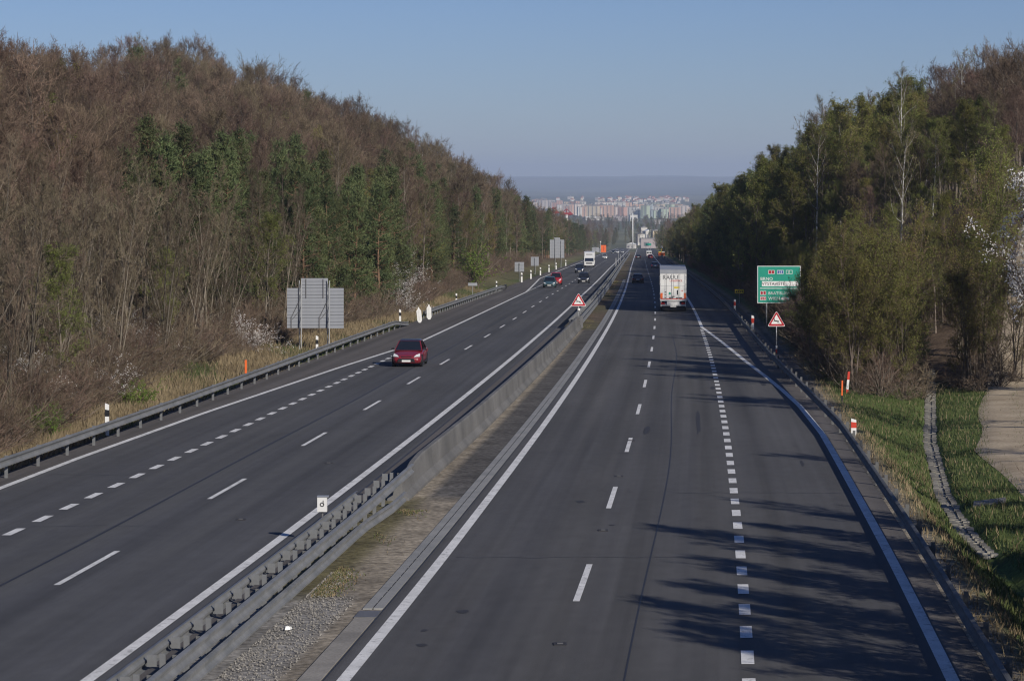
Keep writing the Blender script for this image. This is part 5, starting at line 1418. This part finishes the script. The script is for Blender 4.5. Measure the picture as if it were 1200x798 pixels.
# ---- plants set one by one
def at(t, d): return ax(d) + t
for i, (t, d, s, v, lab) in enumerate([
    (10.4, 133, .85, 1, 'twiggy budding bush reaching over the green direction sign'),
    (10.6, 127.5, .9, 0, 'budding bush at the front of the thicket beside the leaning stake'),
    (12.3, 131, 1.12, 2, 'tall budding bush in the middle of the roadside thicket'),
    (13.9, 136, 1.0, 1, 'sparse budding bush just left of the stone ditch'),
    (10.6, 141, 1.0, 0, 'budding bush behind the roadside thicket, nearest the warning triangle'),
    (16.9, 133, .88, 2, 'rounded budding bush between the stone ditch and the dirt track'),
    (18.2, 138, 1.05, 0, 'tall olive budding bush beside the dirt track'),
    (17.6, 142, 1.1, 1, 'thin budding bush behind the one beside the dirt track'),
    (9.3, 142.5, .8, 0, 'budding bush touching the guardrail below the green sign'),
    (9.8, 138, .78, 2, 'budding bush whose twigs hide the right half of the green sign'),
    (10.0, 147, .75, 0, 'budding bush right in front of the green direction sign'),
    (11.4, 134.5, .9, 1, 'leafy budding bush second in the front row of the roadside thicket'),
    (13.1, 129, .8, 0, 'low budding bush at the right end of the thicket front'),
    (12.6, 138.5, 1.0, 1, 'budding bush in the second row of the roadside thicket'),
    (19.6, 134, .8, 1, 'low budding bush at the left side of the dirt track'),
    (20.4, 152, 1.3, 0, 'bright olive rounded bush above the dirt track bend')]):
    plant('olivebush', at(t, d), d, s, rnd.uniform(0, 6.28), v, lab)
for (t, d, s, v, lab) in [(-22.6, 113, .62, 0, 'small fresh green bush in front of the left blossom shrubs'), (-23.9, 334, 2.0, 1, 'bright green bush on the verge behind the shorter guardrail'), (-22.2, 96.5, .5, 1, 'low green bush among brown shrubs by the near guardrail')]:
    plant('greenbush', at(t, d), d, s, rnd.uniform(0, 6.28), v, lab)
for (t, d, s, v, lab) in [(-24.2, 113.5, .8, 0, 'white blossoming shrub behind the small fresh green bush'), (-25.6, 106, .8, 1, 'white blossoming shrub at the far left edge of the thicket'), (-25.9, 121, .7, 0, 'white blossoming shrub between slender stems, left of the dry grass'),
                          (-27.8, 134, .8, 1, 'white blossoming shrub under slender trees above the dry grass'), (-27.2, 138.5, .75, 0, 'white blossoming shrub right of the one above the dry grass'), (-25.2, 158, .95, 0, 'white blossoming shrub at the edge of the large sign back'),
                          (-23.4, 232, 1.25, 1, 'pale blossoming shrub above the white marker blades'), (-29.5, 238, 2.0, 0, 'tall pale blossoming shrub high behind the white marker blades'), (-28, 270, 1.5, 1, 'white blossoming shrub among pines beyond the marker blades')]:
    plant('blossom', at(t, d), d, s, rnd.uniform(0, 6.28), v, lab)
plant('cherry', .219 * 104, 104, .95, 1.0, 0, 'white blossoming tree reaching in over the dirt track at the right edge')
for (t, d, s, v, lab) in [(-22.4, 88, .7, 0, 'bare brown shrub by the guardrail at the left edge of the view'), (-22.9, 92, .8, 1, 'bare brown shrub second from the left edge behind the guardrail'), (-22.5, 97, .7, 2, 'bare brown shrub left of the nearest white delineator'), (-23.2, 101, .8, 0, 'bare brown shrub behind the nearest white delineator'),
                          (-23.6, 107, .75, 1, 'bare brown shrub left of the small fresh green bush'), (14.6, 84, .6, 2, 'dry reddish shrub at the right edge below the dirt track'), (13.7, 77.5, .55, 0, 'dry reddish shrub in the shade at the right edge')]:
    plant('brush', at(t, d), d, s, rnd.uniform(0, 6.28), v, lab)
for i, (t, d, s) in enumerate(((10.7, 124.8, .7), (11.8, 126, .95), (12.9, 125.5, .8), (13.9, 127.5, .9), (10.2, 130, 1.0), (17.0, 129.5, .9), (18.3, 131, 1.0), (12.3, 129, 1.1),
                              (11.0, 128, 1.1), (13.4, 130.5, 1.1), (12.0, 132.5, 1.2), (14.4, 133.5, 1.1), (10.0, 135.5, 1.2), (11.2, 137.5, 1.2), (16.3, 131.5, .9), (17.6, 134.5, 1.1), (18.9, 136.5, 1.1), (19.2, 132.5, .7), (9.4, 141, 1.1), (13.0, 141, 1.2), (14.2, 144, 1.2), (10.4, 148, 1.2), (11.8, 151, 1.2), (9.6, 154, 1.1), (13.6, 155, 1.2))):
    plant('brush', at(t, d), d, s * .8, i * 1.3, i, 'brown leafless shrub filling the foot of the roadside thicket', 'shrubs at the foot of the thicket')
plant('pine', at(14.7, 139), 139, .42, 1, 2, 'young pine between the budding bushes at the stone ditch')
plant('birch', at(16.2, 166), 166, .74, 2, 0, 'white-stemmed birch above the roadside thicket')
plant('birch', at(30, 250), 250, 1.0, 1, 1, 'tall pale birch high on the right hillside near the skyline')
plant('birch', at(22.5, 232), 232, .95, 4, 0, 'pale birch in the middle of the olive trees on the right slope')
plant('birch', at(-39, 430), 430, 1.1, 2, 0, 'white-stemmed birch on the left skyline above the pines')
plant('birch', at(-33, 505), 505, 1.05, 2, 1, 'pale bare birch on the left skyline where the ridge falls to the town')
plant('oak', at(-47, 330), 330, 1.05, 1, 0, 'wide bare tree standing out on the left skyline near its drop')
plant('oak', at(-36, 150), 150, .8, 3, 1, 'pale forked dead-looking tree near the top left corner')
plant('leafing', at(-56, 242), 242, 1.25, 3, 0, 'round pale green tree above the skyline at the top left')

for i, (t, d, s) in enumerate(((13.0, 60.5, .62), (12.8, 56, .7), (12.5, 51.5, .7), (12.1, 47, .7), (11.7, 42, .7), (11.3, 37, .7), (13.7, 65, .5), (14.2, 58, .75), (13.6, 53.5, .75), (13.0, 44.5, .75), (13.6, 49, .75), (14.8, 62.5, .75), (12.2, 39.5, .75))):
    plant('pine', at(t - .1, d), d, s * .84, i, i, 'low young pine shading the near right verge, just outside the view', 'young pines beyond the right edge')
# ---- grasses
def blades_field(name, n_, region, mats, lens, w, label, seed):
    rs = np.random.RandomState(seed); tb = TB(); Pp, LL, mi = [], [], []
    r2 = random.Random(seed)
    while len(Pp) < n_:
        d, t, l, m = region(r2)
        if d is None: continue
        Pp.append((ax(d) + t, d, height(t, d) - .02)); LL.append(l * r2.uniform(.6, 1.3)); mi.append(m)
    Pp, LL, mi = np.array(Pp), np.array(LL), np.array(mi)
    dd = unit(np.stack([rs.normal(0, .35, n_), rs.normal(0, .35, n_), np.ones(n_)], 1))
    for m in range(len(mats)):
        k = mi == m
        if k.any(): blades(tb, rs, Pp[k], dd[k], LL[k], w, m)
    o = link(name, tb.mesh(name, mats)); tag(o, label, 'grass', None, 'stuff'); return o
def reg_left(r):
    d = 84 * (340 / 84) ** r.random()
    e = T(d, [80, 100, 125, 150, 190, 230, 300, 420], [22.6, 23.6, 26.2, 26.8, 26.2, 24.6, 26.4, 27])
    t = -20.5 - (e - 20.5) * r.random() ** 1.1
    q = patch(t * 4, d * 3) + r.uniform(-.6, .6) + (1.0 if -t < 21.3 else 0) + T(d, [230, 300], [0, .9])
    return (d, t, .28 if q > .8 else .5, 1 if q > .8 else 0) if r.random() < .95 else (None, 0, 0, 0)
blades_field('dry_grass', 34000, reg_left, [M['drygrass'], M['grass']], 1, .045, 'dry tan grass with green tufts on the left verge', 3)
def reg_right(r):
    d = 44 * (240 / 44) ** r.random(); t = r.uniform(8.6, 22)
    if d > 132 and t > 11: return (None, 0, 0, 0)
    if d <= 145:
        if abs(t - ditch(d)) < .36 and r.random() < .9: return (None, 0, 0, 0)
        u = (t - trackl(d)) / 3.3
        if 0.12 < u < .88 and r.random() < (.55 if .42 < u < .58 else .97): return (None, 0, 0, 0)
        if -.02 < u < 1 and r.random() < .55: return (None, 0, 0, 0)
    if t < 9.15 and r.random() < .7: return (None, 0, 0, 0)
    if t > trackl(d) + 4.8: return (None, 0, 0, 0)
    dry = (t < 9.4) or r.random() < .1 + .25 * (patch(t * 3, d * 2) > .9)
    return (d, t, (.17 if not dry else .2) * (1.6 if r.random() < .06 else 1), 0 if dry else 1)
blades_field('verge_grass', 48000, reg_right, [M['drygrass'], M['grass']], 1, .035, 'short green grass on the right verge around the ditch', 4)
def reg_med(r):
    if r.random() < .5:
        d = r.uniform(57, 74); t = -6.05 + abs(r.gauss(0, .28))
    else:
        d = r.uniform(203, 420); t = r.uniform(-6.1, -5.2)
        if patch(t * 5, d * 1.5) < -.1: return (None, 0, 0, 0)
    if t > -4.95: return (None, 0, 0, 0)
    return (d, t, .06, 1 if r.random() < .45 else 0) if patch(t * 9, d * 9) + r.uniform(-.4, .4) > 0 else (None, 0, 0, 0)
blades_field('median_grass', 5000, reg_med, [M['drygrass'], M['grass']], 1, .03, 'sparse dry grass on the median beside the barriers', 5)
# gravel in the near median
rs = np.random.RandomState(9); gb = MB()
for i in range(3600):
    d = rs.uniform(36, 61); t = -6.12 + rs.uniform(0, 1) ** 1.3 * (1.25 if d < 57 else .5); s_ = rs.uniform(.012, .034)
    if t > -4.9: continue
    c = Vector(P(t, d, -.01)); vv = [c + Vector(q) * s_ * rs.uniform(.7, 1.2) for q in ((1, 0, .1), (0, 1, .1), (-1, 0, .1), (0, -1, .1), (0.1, 0.1, 1.0))]
    gb.add(vv, [(0, 1, 4), (1, 2, 4), (2, 3, 4), (3, 0, 4)])
tag(gb.build('gravel', M['gravel']), 'loose grey gravel beside the near median guardrail', 'gravel', None, 'stuff')

# ---- haze: one even body of air round everything
hm, nt, N, L, b_ = new_mat('pale_air'); N.remove(b_)
pv = N.new('ShaderNodeVolumePrincipled'); pv.inputs['Color'].default_value = (0.64, 0.77, 1.0, 1); pv.inputs['Density'].default_value = HAZE; pv.inputs['Anisotropy'].default_value = 0.0
L.new(pv.outputs[0], N['Material Output'].inputs['Volume'])
hb = MB(); hb.box((0, 11950, 30), (28200, 24300, 260)); hz = hb.build('haze', hm); hz['kind'] = 'stuff'; hz['label'] = 'pale blue haze in the air over the valley'
